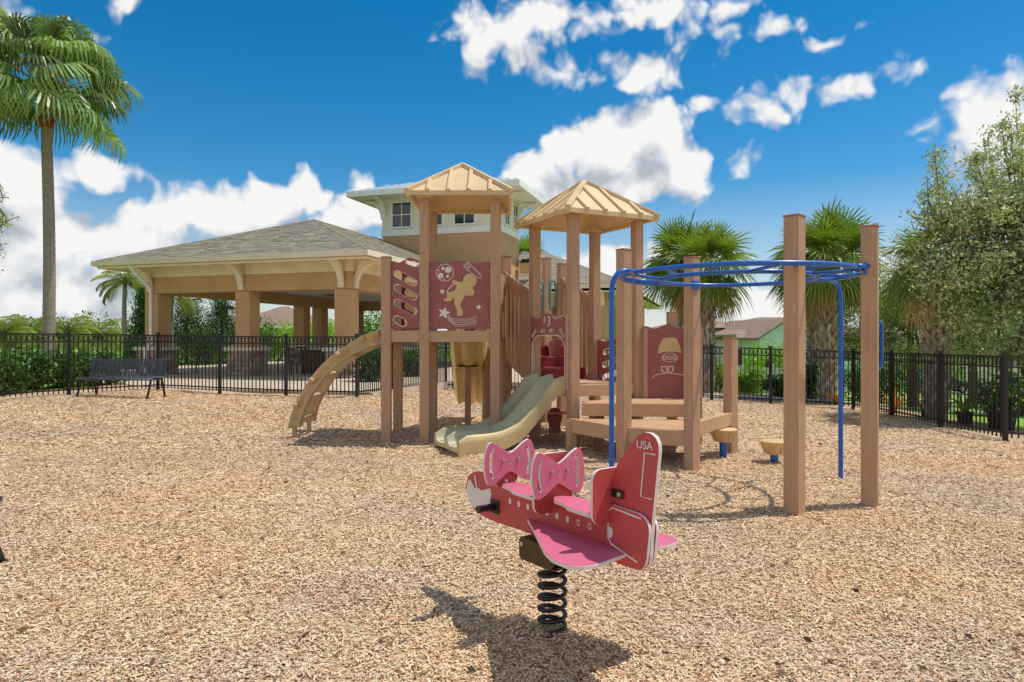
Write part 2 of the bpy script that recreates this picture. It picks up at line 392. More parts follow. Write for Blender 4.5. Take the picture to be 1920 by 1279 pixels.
def clip(poly, a, b, c):  # keep a*x+b*y>=c
    out = []
    for i in range(len(poly)):
        p, q = poly[i], poly[(i+1) % len(poly)]; dp = a*p[0]+b*p[1]-c; dq = a*q[0]+b*q[1]-c
        if dp >= 0: out.append(p)
        if dp*dq < 0: t = dp/(dp-dq); out.append((p[0]+(q[0]-p[0])*t, p[1]+(q[1]-p[1])*t))
    return out
def smooth_closed(pts, n=3):  # Chaikin
    for _ in range(n):
        o = []
        for i in range(len(pts)):
            p, q = pts[i], pts[(i+1) % len(pts)]
            o += [(p[0]*.75+q[0]*.25, p[1]*.75+q[1]*.25), (p[0]*.25+q[0]*.75, p[1]*.25+q[1]*.75)]
        pts = o
    return pts
def star(cx, cy, ro, ri, a0=math.pi/2, n=5): return [(cx+(ro if i % 2 == 0 else ri)*math.cos(a0+math.pi*i/n), cy+(ro if i % 2 == 0 else ri)*math.sin(a0+math.pi*i/n)) for i in range(2*n)]
def text_mesh(body, size, shear=0.):
    cu = bpy.data.curves.new('lettering', 'FONT'); cu.body = body; cu.size = size; cu.align_x = 'CENTER'; cu.align_y = 'CENTER'; cu.extrude = .0012; cu.shear = shear
    cu.resolution_u = 3
    o = bpy.data.objects.new('lettering', cu); COL.objects.link(o); dg = bpy.context.evaluated_depsgraph_get()
    me = bpy.data.meshes.new_from_object(o.evaluated_get(dg)); bpy.data.objects.remove(o); me.materials.clear(); me.materials.append(MATS['white_print']); return me
TXT_USA = text_mesh('USA', .05); TXT_R3 = text_mesh('R', .13); TXT_3 = text_mesh('3', .20)
def lerp(tab, x):
    xs = [t[0] for t in tab]; return float(np.interp(x, xs, [t[1] for t in tab]))
def catmull(pts, n=6):
    P = [Vector(p) for p in pts]; P = [P[0]*2-P[1]]+P+[P[-1]*2-P[-2]]; out = []
    for i in range(1, len(P)-2):
        for k in range(n):
            t = k/n; a, b, c, d = P[i-1], P[i], P[i+1], P[i+2]
            out.append(.5*((2*b)+(c-a)*t+(2*a-5*b+4*c-d)*t*t+(3*b-a-3*c+d)*t**3))
    out.append(P[-2]); return out

# ------------------------------------------------------------------ terrain
def ss(a, b, x): t = np.clip((x-a)/(b-a), 0, 1); return t*t*(3-2*t)
def ground(x, y):
    x = np.asarray(x, float); y = np.asarray(y, float)
    z = .17*ss(-1.5, -3.5, x)*ss(7, 14, y)+.06*ss(-5, -10, x)*ss(7, 14, y)
    z = z-.035*np.clip(x-3, 0, 9)*ss(5, 11, y)
    fall = np.clip(.75*(x-9)+.66*(y-18.2), 0, 100)*.055
    return z-fall
def gz(x, y): return float(ground(x, y))
# ================================================================== ground
def mulch_relief(x, y):
    z = .012*(np.sin(x*2.1+1.3*np.sin(y*1.7))*np.cos(y*2.3+np.sin(x*1.1))+.6*np.sin(x*5.3+y*3.1)*np.sin(y*4.7-x*2.2))
    z = z+.02*np.sin(x*.8+.7*np.sin(y*.9))*np.sin(y*1.05+.5*np.sin(x*.6))
    for (cx, cy, r, a) in ((-1.05, 8.75, .5, -.06), (-.85, 13.6, .5, -.05), (.2, 3.4, .3, .025), (-3.3, 10.2, .45, -.04), (2.3, 6.7, .9, -.04)):
        z = z+a*np.exp(-((x-cx)**2+(y-cy)**2)/(r*r))
    return z
def sheet(name, xs, ys, dz, material, kind='structure', rough=0.):
    X, Y = np.meshgrid(xs, ys); Z = ground(X, Y)+dz
    if rough:
        Z = Z+mulch_relief(X, Y)
    if name == 'lawn': Z = Z-.4*((X > -13.5) & (X < 9.2) & (Y > -5.5) & (Y < 21.))
    V = np.stack([X, Y, Z], -1).reshape(-1, 3); nx, ny = len(xs), len(ys)
    i = np.arange((ny-1)*(nx-1)); r, c = i//(nx-1), i % (nx-1); a = r*nx+c
    F = np.stack([a, a+1, a+nx+1, a+nx], -1)
    me = bpy.data.meshes.new(name); me.from_pydata(V.tolist(), [], F.tolist()); me.materials.append(MATS[material])
    me.polygons.foreach_set('use_smooth', [True]*len(F)); return link(name, me, kind=kind)
far = [-3000, -1500, -800, -400, -250, -150, -100]
xs = np.array(far+list(np.arange(-70, -18, 4.))+list(np.arange(-18, 30, 1.))+list(np.arange(30, 130, 4.))+[160, 220, 400, 800, 1500, 3000])
ys = np.array([-60, -30]+list(np.arange(-10, 40, 1.))+list(np.arange(40, 130, 4.))+[150, 200, 300, 600, 1200, 3000])
sheet('lawn', xs, ys, -.06, 'lawn')
sheet('mulch_ground', np.arange(-14, 9.7, .2), np.arange(-6, 21.6, .2), 0., 'mulch_bed', rough=.012)
sheet('mulch_bed_strip', np.arange(9.4, 14.1, .2), np.arange(-6, 11.9, .2), .004, 'mulch_bed', rough=.012)

PLAY = [(-14,-6),(-12.2,11.3),(-10.78,14.3),(-8.9,17.25),(-3.45,15.6),(-1.95,20.7),(5.1,17.75),(8.4,16.8),(8.15,11.05),(13.5,10.9),(13.5,-6)]
def inside(px, py, poly):
    r = np.zeros(len(px), bool); n = len(poly)
    for i in range(n):
        x1, y1 = poly[i]; x2, y2 = poly[(i+1) % n]
        c = ((y1 > py) != (y2 > py)) & (px < (x2-x1)*(py-y1)/((y2-y1) if y2 != y1 else 1e-9)+x1); r ^= c
    return r
def wood_chips():
    Vs, Fs, off = [], [], 0
    for (y0, y1, den, sc, side) in ((2.2, 4.0, 8500, .70, .8), (4.0, 5.6, 6500, .78, .8), (5.6, 9., 2900, 1.05, .8), (9., 21, 900, 1.6, .6)):
        y = np.linspace(y0, y1, 400); wd = 2*(.78*y+side); A = np.trapezoid(wd, y) if hasattr(np, 'trapezoid') else np.trapz(wd, y)
        n = int(A*den); cdf = np.cumsum(wd); cdf /= cdf[-1]
        Y = np.interp(rng.random(n), cdf, y); X = (rng.random(n)*2-1)*(.78*Y+side)
        k = inside(X, Y, PLAY); X, Y = X[k], Y[k]; n = len(X)
        Lh = (.010+.016*rng.random(n)**1.6)*sc; Wh = (.003+.0035*rng.random(n))*sc
        big = rng.random(n) < .02; Lh[big] *= 1.7; Wh[big] *= 1.5
        th = rng.random(n)*math.pi*2; pit = rng.normal(0, .22, n); rol = rng.normal(0, .33, n)
        ct, st, cp, sp, cr, sr = np.cos(th), np.sin(th), np.cos(pit), np.sin(pit), np.cos(rol), np.sin(rol)
        u = np.stack([ct*cp, st*cp, sp], -1); w = np.stack([-st*cr-ct*sp*sr*0, ct*cr, sr], -1)
        c = np.stack([X, Y, ground(X, Y)+mulch_relief(X, Y)+.003+.011*rng.random(n)*sc**.5], -1)
        bow = np.stack([0*X, 0*X, .15*Lh*rng.random(n)], -1)
        Lh, Wh = Lh[:, None], Wh[:, None]
        t1 = (.3+.7*rng.random(n))[:, None]; t2 = (.3+.7*rng.random(n))[:, None]
        if y0 > 5:
            q = np.stack([c-u*Lh-w*Wh*t1, c+u*Lh-w*Wh*t2, c+u*Lh+w*Wh*t1, c-u*Lh+w*Wh*t2], 1)
            Vs.append(q.reshape(-1, 3)); Fs.append(np.arange(n)[:, None]*4+off+np.array([[0, 1, 2, 3]])); off += n*4; continue
        q = np.stack([c-u*Lh-w*Wh*t1-bow, c-u*Lh+w*Wh*t2-bow, c+w*Wh+bow, c+u*Lh+w*Wh*t1-bow, c+u*Lh-w*Wh*t2-bow, c-w*Wh+bow], 1)
        Vs.append(q.reshape(-1, 3)); b = np.arange(n)[:, None]*6+off
        Fs.append(np.concatenate([b+np.array([[0, 5, 2, 1]]), b+np.array([[5, 4, 3, 2]])], 0)); off += n*6
    V = np.concatenate(Vs); F = np.concatenate(Fs)
    me = bpy.data.meshes.new('wood_chips'); me.vertices.add(len(V)); me.vertices.foreach_set('co', V.astype(np.float32).ravel())
    me.loops.add(F.size); me.loops.foreach_set('vertex_index', F.astype(np.int32).ravel())
    me.polygons.add(len(F)); me.polygons.foreach_set('loop_start', np.arange(0, F.size, 4, dtype=np.int32)); me.polygons.foreach_set('loop_total', np.full(len(F), 4, np.int32))
    me.materials.append(MATS['wood_chip']); me.update(calc_edges=True)
    o = link('wood_chips', me, kind='stuff'); tag(o, 'loose tan wood chip mulch covering the whole playground floor', 'mulch')
wood_chips()
# ================================================================== play structure
play = thing('play_structure', 'tan and maroon play structure with two roofed towers, slides and climbers', 'play structure', (0, 0, 0))
PW = .133
BOLT = MB().lathe([(.013, 0), (.012, .005), (.005, .009)], 8).mesh('bolt', 'bolt_steel')
def post(x, y, top, rz=0., parent=play, w=PW, bot=None):
    b = gz(x, y)-.15 if bot is None else bot
    mb = MB().box((0, 0, (top-b)/2), (w, w, top-b)); o = mb.build('post', 'post_plastic', parent, bevel=.006); o.location = (x, y, b); o.rotation_euler = (0, 0, rz)
    if top < 2.95 and top > 1.2: MB().box((0, 0, top-b+.007), (w+.012, w+.012, .014)).build('post_cap', 'cap_plastic', o, bevel=.003)
    return o
def beam(p, q, z0, z1, w=.05, parent=play, name='beam', m='deck_plastic', inset=.06):
    p, q = Vector((p[0], p[1])), Vector((q[0], q[1])); d = q-p; L = d.length-2*inset
    o = MB().box((0, 0, 0), (L, w, z1-z0)).build(name, m, parent, bevel=.005); c = (p+q)/2; o.location = (c.x, c.y, (z0+z1)/2); o.rotation_euler = (0, 0, math.atan2(d.y, d.x))
    for sx in (-1, 1):
        for sz in (-1, 1): link('bolt', BOLT, o, M=frame((sx*(L/2-.03), -w/2, sz*(z1-z0)*.25), (1, 0, 0), (0, 0, 1)))
    return o
def deck(poly, z, ang, parent=play, th=.04, bw=.135):
    root = None; c, sn = math.cos(ang), math.sin(ang)
    loc = [(x*c+y*sn, -x*sn+y*c) for x, y in poly]; y0 = min(p[1] for p in loc); y1 = max(p[1] for p in loc)
    base = MB().prism(poly, z-th-.03, z-th-.002).build('deck', 'deck_plastic', parent)
    y = y0
    while y < y1-.01:
        p = clip(clip(loc, 0, 1, y+.004), 0, -1, -(y+bw-.004))
        if len(p) >= 3:
            w = [(px*c-py*sn, px*sn+py*c) for px, py in p]
            MB().prism(w, z-th, z+random.uniform(-.001, .001)).build('board', 'deck_plastic', base)
        y += bw
    return base

# ---- roofs
def tower_roof(cx, cy, rz, z0, half=.722, rise=.53):
    lip = .065; t = .03
    mb = MB(); h = half
    sq = lambda k, z: [(-k, -k, z), (k, -k, z), (k, k, z), (-k, k, z)]
    rows = [sq(h-.05, z0+.01), sq(h-.035, z0-.0), sq(h, z0), sq(h, z0+lip), sq(.03, z0+lip+rise-.02), sq(.004, z0+lip+rise)]
    mb.grid([r for r in rows], close=True); mb.add(rows[-1], [(0, 1, 2, 3)])
    inn = [sq(h-.05, z0+.01), sq(h-.06, z0+lip-.01), sq(.1, z0+lip+rise-.12)]; mb.grid([r for r in inn], close=True); mb.add(inn[-1], [(3, 2, 1, 0)])
    roof = mb.build('tower_roof', 'roof_plastic', play, bevel=.008); roof.location = (cx, cy, 0); roof.rotation_euler = (0, 0, rz)
    sl = math.atan2(rise, h)
    for f in range(4):
        A = Matrix.Rotation(f*math.pi/2, 4, 'Z')
        for xs_ in (-.6*h, -.2*h, .2*h, .6*h):
            end = max(abs(xs_)+.02, .05); run = h-end; L = run/math.cos(sl)
            m2 = MB(); m2.box((L/2-.012, 0, .012), (L+.02, .056, .05)); m2.box((-.008, 0, -.035), (.03, .05, .075))
            fr = Matrix.Translation((xs_, -h, z0+lip)) @ Matrix.Rotation(math.pi/2, 4, 'Z') @ Matrix.Rotation(-sl, 4, 'Y')
            o = m2.build('seam', 'roof_plastic', roof, bevel=.01); o.matrix_local = A @ fr
        hl = h*math.sqrt(2); hs = math.atan2(rise, hl); L = hl/math.cos(hs)
        m2 = MB(); m2.box((L/2-.01, 0, .008), (L+.02, .085, .06)); m2.box((-.006, 0, -.035), (.045, .075, .09))
        o = m2.build('hip_cap', 'roof_plastic', roof, bevel=.012); o.matrix_local = A @ Matrix.Translation((-h, -h, z0+lip)) @ Matrix.Rotation(math.pi/4, 4, 'Z') @ Matrix.Rotation(-hs, 4, 'Y')
    for sx in (-1, 1):
        for sy in (-1, 1):
            MB().box((sx*.505, sy*.505, z0+.012), (.2, .2, .025)).build('post_collar', 'roof_plastic', roof, bevel=.006)
    return roof

# ---- tower A (axis aligned): posts
AF, AB = 9.73, 10.72
x1, x2, x3 = -1.79, -1.244, -.241
post(x1, AF, 2.636); post(x1, AB, 2.3); post(x2, AF, 3.5); post(x3, AF, 3.5); post(x2, AB, 3.5); post(x3, AB, 3.5)
tower_roof(-.742, 10.225, 0, 3.485, rise=.535)
for (a, b) in ((x1, x2), (x2, x3)):
    beam((a, AF-.0), (b, AF-.0), 1.437, 1.597, .07); beam((a, AB), (b, AB), 1.437, 1.597, .07)
for x in (x1, x2, x3): beam((x, AF), (x, AB), 1.437, 1.59, .06)
deck([(x1-.03, AF+.04), (x3+.03, AF+.04), (x3+.03, AB), (x1-.03, AB)], 1.6, 0)

def wave_top(u0, u1, v, h, n=24, kind=0):
    out = []
    for i in range(n+1):
        t = i/n; u = u0+(u1-u0)*t
        b = math.exp(-((t-.5)/.2)**2)*h + (.35*h*math.cos((t-.5)*4*math.pi*1.15) if abs(t-.5) > .2 else .35*h*math.cos(.2*4*math.pi*1.15))
        out.append((u, v+b))
    return out
def panel(name, M, w, hgt, wave, holes=(), parent=play, m='maroon_panel', rim=.009, th=.019):
    top = wave_top(w/2, -w/2, hgt-wave, wave); outer = [(-w/2, 0), (w/2, 0)]+top
    o = MB().plate(outer, list(holes), -th/2, th/2, None, 0, 1).build(name, [m, 'cream_core'], parent); o.matrix_local = M
    for sx in (-1, 1):
        for yy in (.06, hgt*.5, hgt*.84): link('bolt', BOLT, o, M=Matrix.Translation((sx*(w/2-.022), yy, th/2)))
    for hl in holes:
        out = [(x, y) for x, y in hl]
        MB().plate(ring_loop(out, -rim*1.6), [out], th/2+.0005, th/2+.003, None, 0, 0).build('slot_rim', 'cream_core', o)
    return o
def frontal(x, y, z): return frame((x, y, z), (1, 0, 0), (0, 0, 1))
# slot panel
cxp = (x1+x2)/2; k = .0076
slots = [capsule(.10, .95, .09, .05, R(-20)), capsule(0.0, .72, .25, .05, R(-28)), capsule(0.0, .52, .25, .05, R(-28)), capsule(0.0, .31, .25, .05, R(-28)), capsule(-.08, .11, .09, .05, R(-28))]
panel('slot_panel', frontal(cxp, AF, 1.625), .42, 1.0, .06, slots)
panel('slot_panel', frontal(cxp, AB, 1.625), .42, .98, .06, slots, m='red_board')
# astronaut panel
ap = panel('astronaut_panel', frontal((x2+x3)/2, AF, 1.622), .868, .99, .05)
c_ = .00107
def Z(pts): return [((x-432)*c_, (1130-y)*c_) for x, y in pts]
def print_part(name, loops_list, parent, m='white_print', z0=.0097, z1=.0115):
    mb = MB()
    for outer, holes in loops_list: mb.plate(outer, holes, z0, z1, None, 0, 0)
    return mb.build(name, m, parent)
mc = Z([(235, 382)])[0]; r_ = 116*c_
print_part('moon_print', [(circ(*mc, r_, 28), [circ(*mc, r_*.93, 28)])]+[(circ(*Z([q])[0], rr*c_, 14), []) for q, rr in (((278, 345), 42), ((178, 420), 36), ((207, 327), 23), ((268, 430), 20), ((150, 352), 10), ((225, 468), 10))], ap)
print_part('star_print', [(star(*Z([(222, 915)])[0], 86*c_, 40*c_, R(75)), [])], ap)
print_part('star_print', [(star(*Z([(200, 632)])[0], 40*c_, 18*c_, R(80)), [])], ap)
print_part('star_print', [(star(*Z([(683, 840)])[0], 42*c_, 19*c_, R(80)), [])], ap)
tr = []
for q, d in enumerate((0, 22, 44, 66, 86)):
    pts = [(265+q*4-q*2, 940+d*.75), (330+d*.3, 985+d), (430, 1000+d*1.1), (540, 995+d), (655, 965+d*1.15)]
    tr.append((stroke([(v.x, v.y) for v in catmull([(*a, 0) for a in Z(pts)], 5)], 5*c_), []))
print_part('comet_tail_print', tr, ap)
def zline(pts, w): return (stroke(Z(pts), w*c_), [])
print_part('rocket_print', [zline([(480, 290), (540, 240), (585, 290), (525, 340), (480, 290)], 9), zline([(585, 290), (660, 355), (705, 400), (715, 450), (665, 445), (620, 410), (525, 335)], 8), zline([(500, 300), (560, 320)], 7), zline([(530, 260), (555, 325)], 7), (capsule(*Z([(668, 378)])[0], 50*c_, 13*c_, R(-42)), [ring_loop(capsule(*Z([(668, 378)])[0], 50*c_, 13*c_, R(-42)), 5*c_)])], ap)
fig = MB()
body = smooth_closed(Z([(330, 485), (372, 482), (400, 500), (470, 505), (520, 520), (600, 575), (625, 620), (628, 660), (600, 690), (560, 692), (500, 680), (490, 720), (440, 790), (448, 850), (478, 890), (475, 940), (440, 962), (400, 955), (388, 925), (400, 890), (362, 810), (358, 735), (330, 700), (338, 745), (290, 765), (225, 762), (208, 742), (225, 728), (258, 730), (262, 660), (300, 635), (370, 625), (392, 555), (345, 535), (322, 515)]), 2)
fig.plate(body, [], .0095, .026, None, 0, 0)
fo = fig.build('astronaut_figure', 'figure_tan', ap, bevel=.003)
hd = MB().lathe([(.086, .0095), (.098, .016), (.102, .024), (.098, .032), (.088, .037), (.05, .040)], 26).build('helmet_relief', 'figure_tan', ap, auto=35)
hd.location = (*Z([(566, 490)])[0], 0)
MB().plate(smooth_closed(Z([(440, 605), (500, 600), (560, 610), (600, 640), (590, 670), (520, 668), (470, 660), (440, 640)]), 2), [], .026, .032, None, 0, 0).build('arm_relief', 'figure_tan', ap, bevel=.002)
print_part('air_hose_print', [(stroke([(v.x, v.y) for v in catmull([(*a, 0) for a in Z([(360, 535), (305, 570), (270, 620), (262, 665)])], 4)], 11*c_), [])], ap)

# ---- arch climber on the left side of tower A
def arch_climber():
    outer = [(-3.235, .19), (-3.19, .36), (-3.11, .585), (-2.945, .85), (-2.725, 1.125), (-2.35, 1.415), (-2.09, 1.56), (-1.86, 1.61)]
    inner = [(-3.035, .22), (-2.99, .43), (-2.83, .74), (-2.61, 1.01), (-2.32, 1.235), (-2.08, 1.34), (-1.95, 1.385), (-1.86, 1.40)]
    O = catmull([(a, 0, b) for a, b in outer], 5); I = catmull([(a, 0, b) for a, b in inner], 5)
    root = None
    ys = (9.86, 10.56)
    for si, y in enumerate(ys):
        rows = []
        for i, (o, n) in enumerate(zip(O, I)):
            d = (n-o); t = .055+.012*math.sin(i*.9); sgn = -1 if si == 0 else 1
            prof = [(0, t*.5), (.06, t*1.0), (.3, t*.92), (.42, t*.55), (.58, t*.55), (.72, t*.95), (.94, t*1.0), (1, t*.5), (1, -t*.5), (.94, -t), (.5, -t*.85), (.06, -t), (0, -t*.5)]
            rows.append([(o.x+d.x*a, y+sgn*b*1.1, o.z+d.z*a) for a, b in prof])
        mb = MB().grid(rows, close=True); mb.add(rows[0], [tuple(range(len(rows[0])))]); mb.add(rows[-1], [tuple(range(len(rows[0])))])
        rail = mb.build('arch_climber_rail', 'climber_plastic', play, auto=50)
        if si == 0: root = rail
        for q in (8, 15, 22, 28, 33):  # moulded knobs along the outer edge
            o = O[min(q, len(O)-1)]; n = I[min(q, len(I)-1)]; d = (n-o)*.2
            kn = MB().lathe([(.05, 0), (.046, .02), (.03, .036), (.008, .042)], 12).build('knob', 'climber_plastic', rail, smooth=True)
            kn.matrix_local = frame((o.x+d.x, y+(-.06 if si == 0 else .06), o.z+d.z), (1, 0, 0), (0, 0, 1) if si == 0 else (0, 0, -1))
        for e in (-3.14,):
            MB().box((0, 0, 0), (.05, .07, .42)).build('climber_foot', 'climber_plastic', rail).location = (e, y, .06)
    for q in (3, 9, 15, 21, 27, 32):
        o = O[min(q, len(O)-1)]; n = I[min(q, len(I)-1)]; c = o+(n-o)*.68
        MB().tube([(c.x, ys[0], c.z), (c.x, (ys[0]+ys[1])/2, c.z+.012), (c.x, ys[1], c.z)], .028, 8).build('rung', 'climber_plastic', play, smooth=True)
    # moulded back skin between the rails
    rows = []
    for o, n in list(zip(O, I)): c = o+(n-o)*.86; rows.append([(c.x, ys[0]+.02, c.z), (c.x+.012, 10.0, c.z-.02), (c.x+.012, 10.42, c.z-.02), (c.x, ys[1]-.02, c.z)])
arch_climber()

# ---- yellow slide behind tower A
def back_slide():
    path = catmull([(-.72, 10.76, 1.60), (-.72, 11.0, 1.585), (-.73, 11.45, 1.32), (-.75, 11.9, .95), (-.77, 12.4, .58), (-.79, 12.85, .37), (-.80, 13.3, .33)], 5)
    prof = [(-.33, .26), (-.30, .30), (-.26, .27), (-.22, .06), (-.10, 0), (.10, 0), (.22, .06), (.26, .27), (.30, .30), (.33, .26), (.31, .05), (.24, -.10), (.13, -.05), (.06, -.11), (-.06, -.11), (-.13, -.05), (-.24, -.10), (-.31, .05)]
    rows = [[(p.x+u*(1-.12*i/len(path)), p.y, p.z+v) for u, v in prof] for i, p in enumerate(path)]
    mb = MB().grid(rows, close=True); mb.add(rows[0], [tuple(range(len(prof)))]); mb.add(rows[-1], [tuple(range(len(prof)))])
    sl = mb.build('yellow_slide', 'yellow_plastic', play, auto=50)
    MB().box((-.76, 11.75, .5), (.1, .1, 1.2)).build('slide_support', 'post_plastic', sl, bevel=.005)
    MB().box((-.76, 11.72, 1.02), (.34, .1, .03)).build('support_plate', 'bracket_bronze', sl, bevel=.004)
back_slide()

# ---- tower B (turned 27 degrees)
TH = R(27); BC = Vector((1.07, 10.05)); BU = Vector((math.cos(TH), math.sin(TH))); BV = Vector((-math.sin(TH), math.cos(TH)))
def bp(u, v): p = BC+BU*u+BV*v; return (p.x, p.y)
F_, R_, B_, L_ = bp(-.54, -.54), bp(.54, -.54), bp(.54, .54), bp(-.54, .54)
for p in (F_, R_, B_, L_): post(*p, 3.19, TH)
tower_roof(BC.x, BC.y, TH, 3.165, half=.75, rise=.56)
ZB = .85
deck([bp(-.5, -.5), bp(.5, -.5), bp(.5, .5), bp(-.5, .5)], ZB, TH)
for a, b in ((F_, R_), (R_, B_), (B_, L_), (L_, F_)): beam(a, b, ZB-.16, ZB-.002, .07)
# arch entry panel on the slide side
W_ = 1.04
def entry_panel():
    hw = W_/2; top = wave_top(hw, -hw, 1.02, .09, 30)
    inn = [(-hw+.05, .0), (-hw+.05, .56)]+[(-hw+.05+(1-math.cos(a))*.22, .56+math.sin(a)*.2) for a in np.linspace(.2, math.pi/2, 6)]+[(hw-.05-.22*(1-math.sin(a)), .56+.2*math.cos(a)) for a in np.linspace(0, math.pi/2-.2, 6)]+[(hw-.05, .56), (hw-.05, .0)]
    outer = [(-hw, 0)]+inn+[(hw, 0)]+top
    holes = [capsule(-.13, .825, .06, .02, 0), capsule(.12, .825, .06, .02, 0), capsule(-.40, .79, .10, .018, R(42)), capsule(.40, .79, .10, .018, R(-42))]
    m = BU*(-.54-.08)+BC; M = frame((m.x, m.y, ZB-.08), (-BV.x, -BV.y, 0), (0, 0, 1))
    o = MB().plate(outer, holes, -.01, .01, None, 0, 1).build('entry_panel', ['maroon_panel', 'cream_core'], play); o.matrix_local = M
    mb = MB()
    rim = inn
    mb.plate(stroke(rim, .016), [], .0105, .0135, None, 0, 0)
    mb.plate(stroke([(hw-.012, .02), (hw-.012, 1.0)]+[(x*.975, y-.02) for x, y in top[1:12]], .012), [], .0105, .0135, None, 0, 0)
    for hl in holes: mb.plate(ring_loop(hl, -.012), [hl], .0105, .0135, None, 0, 0)
    mb.build('rim_print', 'cream_core', o)
    t = link('letter_print', TXT_R3, o, M=Matrix.Translation((-.075, .975, .0115)))
    t = link('letter_print', TXT_3, o, M=Matrix.Translation((.04, .955, .0115)))
entry_panel()

def double_slide():
    st = BC-BU*.56; D = -BU; Wd = Vector((-BV.x, -BV.y))  # Wd to the near side
    zt = [(0, .82), (.06, .82), (.2, .78), (.5, .44), (.72, .225), (.95, .13), (1.15, .095), (1.5, .09), (1.62, .075)]
    ts = [0, .05, .1, .15, .2, .27, .34, .42, .5, .58, .66, .74, .82, .9, 1., 1.1, 1.2, 1.3, 1.4, 1.5, 1.57, 1.62]
    # rail-top profile across: three rails, two beds
    hw = .43
    def section(t):
        z = lerp(zt, t); rh = .155 if t < 1.5 else .155*(1-(t-1.5)/.16*.45)
        z_side = z-.13 if t < 1.2 else z-.11
        pr = []
        for (u, v, mm) in ((-hw-.02, -.10, 0), (-hw-.035, .06, 0), (-hw-.03, rh-.02, 0), (-hw, rh, 1), (-hw+.04, rh-.015, 1), (-hw+.06, .03, 1), (-hw+.11, .0, 1), (-.11, .0, 1), (-.06, .03, 1), (-.035, rh-.01, 1), (0, rh, 1), (.035, rh-.01, 1), (.06, .03, 1), (.11, 0, 1), (hw-.11, 0, 1), (hw-.06, .03, 1), (hw-.035, rh-.01, 1), (hw, rh, 0), (hw+.03, rh-.02, 0), (hw+.035, .06, 0), (hw+.02, -.10, 0), (hw-.06, -.06, 0), (.1, -.05, 0), (-.1, -.05, 0), (-hw+.06, -.06, 0)):
            p = st+D*t+Wd*u; pr.append((p.x, p.y, z+v))
        return pr
    rows = [section(t) for t in ts]; n = len(rows[0]); mb = MB()
    base = len(mb.v); mb.grid(rows, close=True)
    j_bed = set(range(2, 17))
    for i in range(len(mb.f)): mb.m[i] = 1 if (i % n) in j_bed else 0
    mb.add(rows[0], [tuple(range(n))]); mb.add(rows[-1], [tuple(range(n))])
    sl = mb.build('double_slide', ['slide_plastic', 'bed_plastic'], play, auto=55)
    # exit foot
    c = st+D*1.38; M = frame((c.x, c.y, -.1), (D.x, D.y, 0), (0, 0, 1))
    M = Matrix.Translation((c.x, c.y, -.08)) @ Matrix.Rotation(math.atan2(D.y, D.x), 4, 'Z')
    MB().prism(smooth_closed([(-.14, -.4), (.15, -.4), (.17, -.1), (.17, .1), (.15, .4), (-.14, .4)], 2), 0, .15).build('slide_foot', 'slide_plastic', sl, auto=40).matrix_local = M
    for u in (-.2, .2):
        q = st+D*1.61+Wd*u; b = MB().lathe([(.016, 0), (.014, .006), (.004, .009)], 8).build('bolt', 'bolt_steel', sl); b.location = (q.x, q.y, .098)
double_slide()

# ---- upper landing with stairs behind tower B
ST = 1.0
Lp = Vector(L_)+BV*ST; Bp = Vector(B_)+BV*ST
post(Lp.x, Lp.y, 2.83, TH, w=.15); post(Bp.x, Bp.y, 2.76, TH); post(.62, 12.25, 2.93, TH)
ZU = 1.37
Ub, Ul = Bp+BV*.7, Lp+BV*.7
deck([tuple(Lp), tuple(Bp), tuple(Ub), tuple(Ul)], ZU, TH); beam(tuple(Lp), tuple(Bp), ZU-.16, ZU-.003)
post(Ul.x, Ul.y, 2.2, TH); post(Ub.x, Ub.y, 2.2, TH)
for i in range(3):
    v = .54+.16+i*.3; z = ZB+.17*(i+1)
    c = BC+BV*v
    o = MB().box((0, 0, 0), (.9, .025, .175)).build('stair_riser', 'red_board', play); o.location = (c.x, c.y, z-.09); o.rotation_euler = (0, 0, TH)
    c2 = BC+BV*(v+.15); o = MB().box((0, 0, 0), (.9, .32, .03)).build('stair_tread', 'maroon_panel', play, bevel=.004); o.location = (c2.x, c2.y, z); o.rotation_euler = (0, 0, TH)
def slat_barrier(p, q, zt0, zt1, zb0, zb1, n):
    p, q = Vector(p), Vector(q); d = (q-p); a = math.atan2(d.y, d.x); L = d.length
    root = MB(); M = frame((p.x, p.y, 0), (d.x, d.y, 0), (0, 0, 1))
    for (z0, z1) in ((zt0-.10, zt1-.10), (zb0+.05, zb1+.05)):
        root.prism([(.05, z0+(z1-z0)*.05/L-.04), (L-.05, z0+(z1-z0)*(L-.05)/L-.04), (L-.05, z0+(z1-z0)*(L-.05)/L+.04), (.05, z0+(z1-z0)*.05/L+.04)], -.02, .02, M)
    o = root.build('barrier_rail', 'post_plastic', play, bevel=.004)
    for i in range(n):
        t = (.09+(L-.18)*i/(n-1))/L; zt = zt0+(zt1-zt0)*t; zb = zb0+(zb1-zb0)*t
        MB().plate([(t*L-.048, zb+.02), (t*L+.048, zb-.02), (t*L+.048, zt-.03), (t*L+.03, zt-.005), (t*L-.03, zt+.012), (t*L-.048, zt)], [], .022, .05, M, 0, 0).build('slat', 'post_plastic', o, bevel=.005)
slat_barrier(tuple(Lp), L_, 2.60, 2.18, 1.16, .76, 7)
slat_barrier(tuple(Bp), B_, 2.55, 2.15, 1.16, .76, 7)
slat_barrier((x3, AB), tuple(Lp), 2.5, 2.5, 1.5, 1.5, 4)
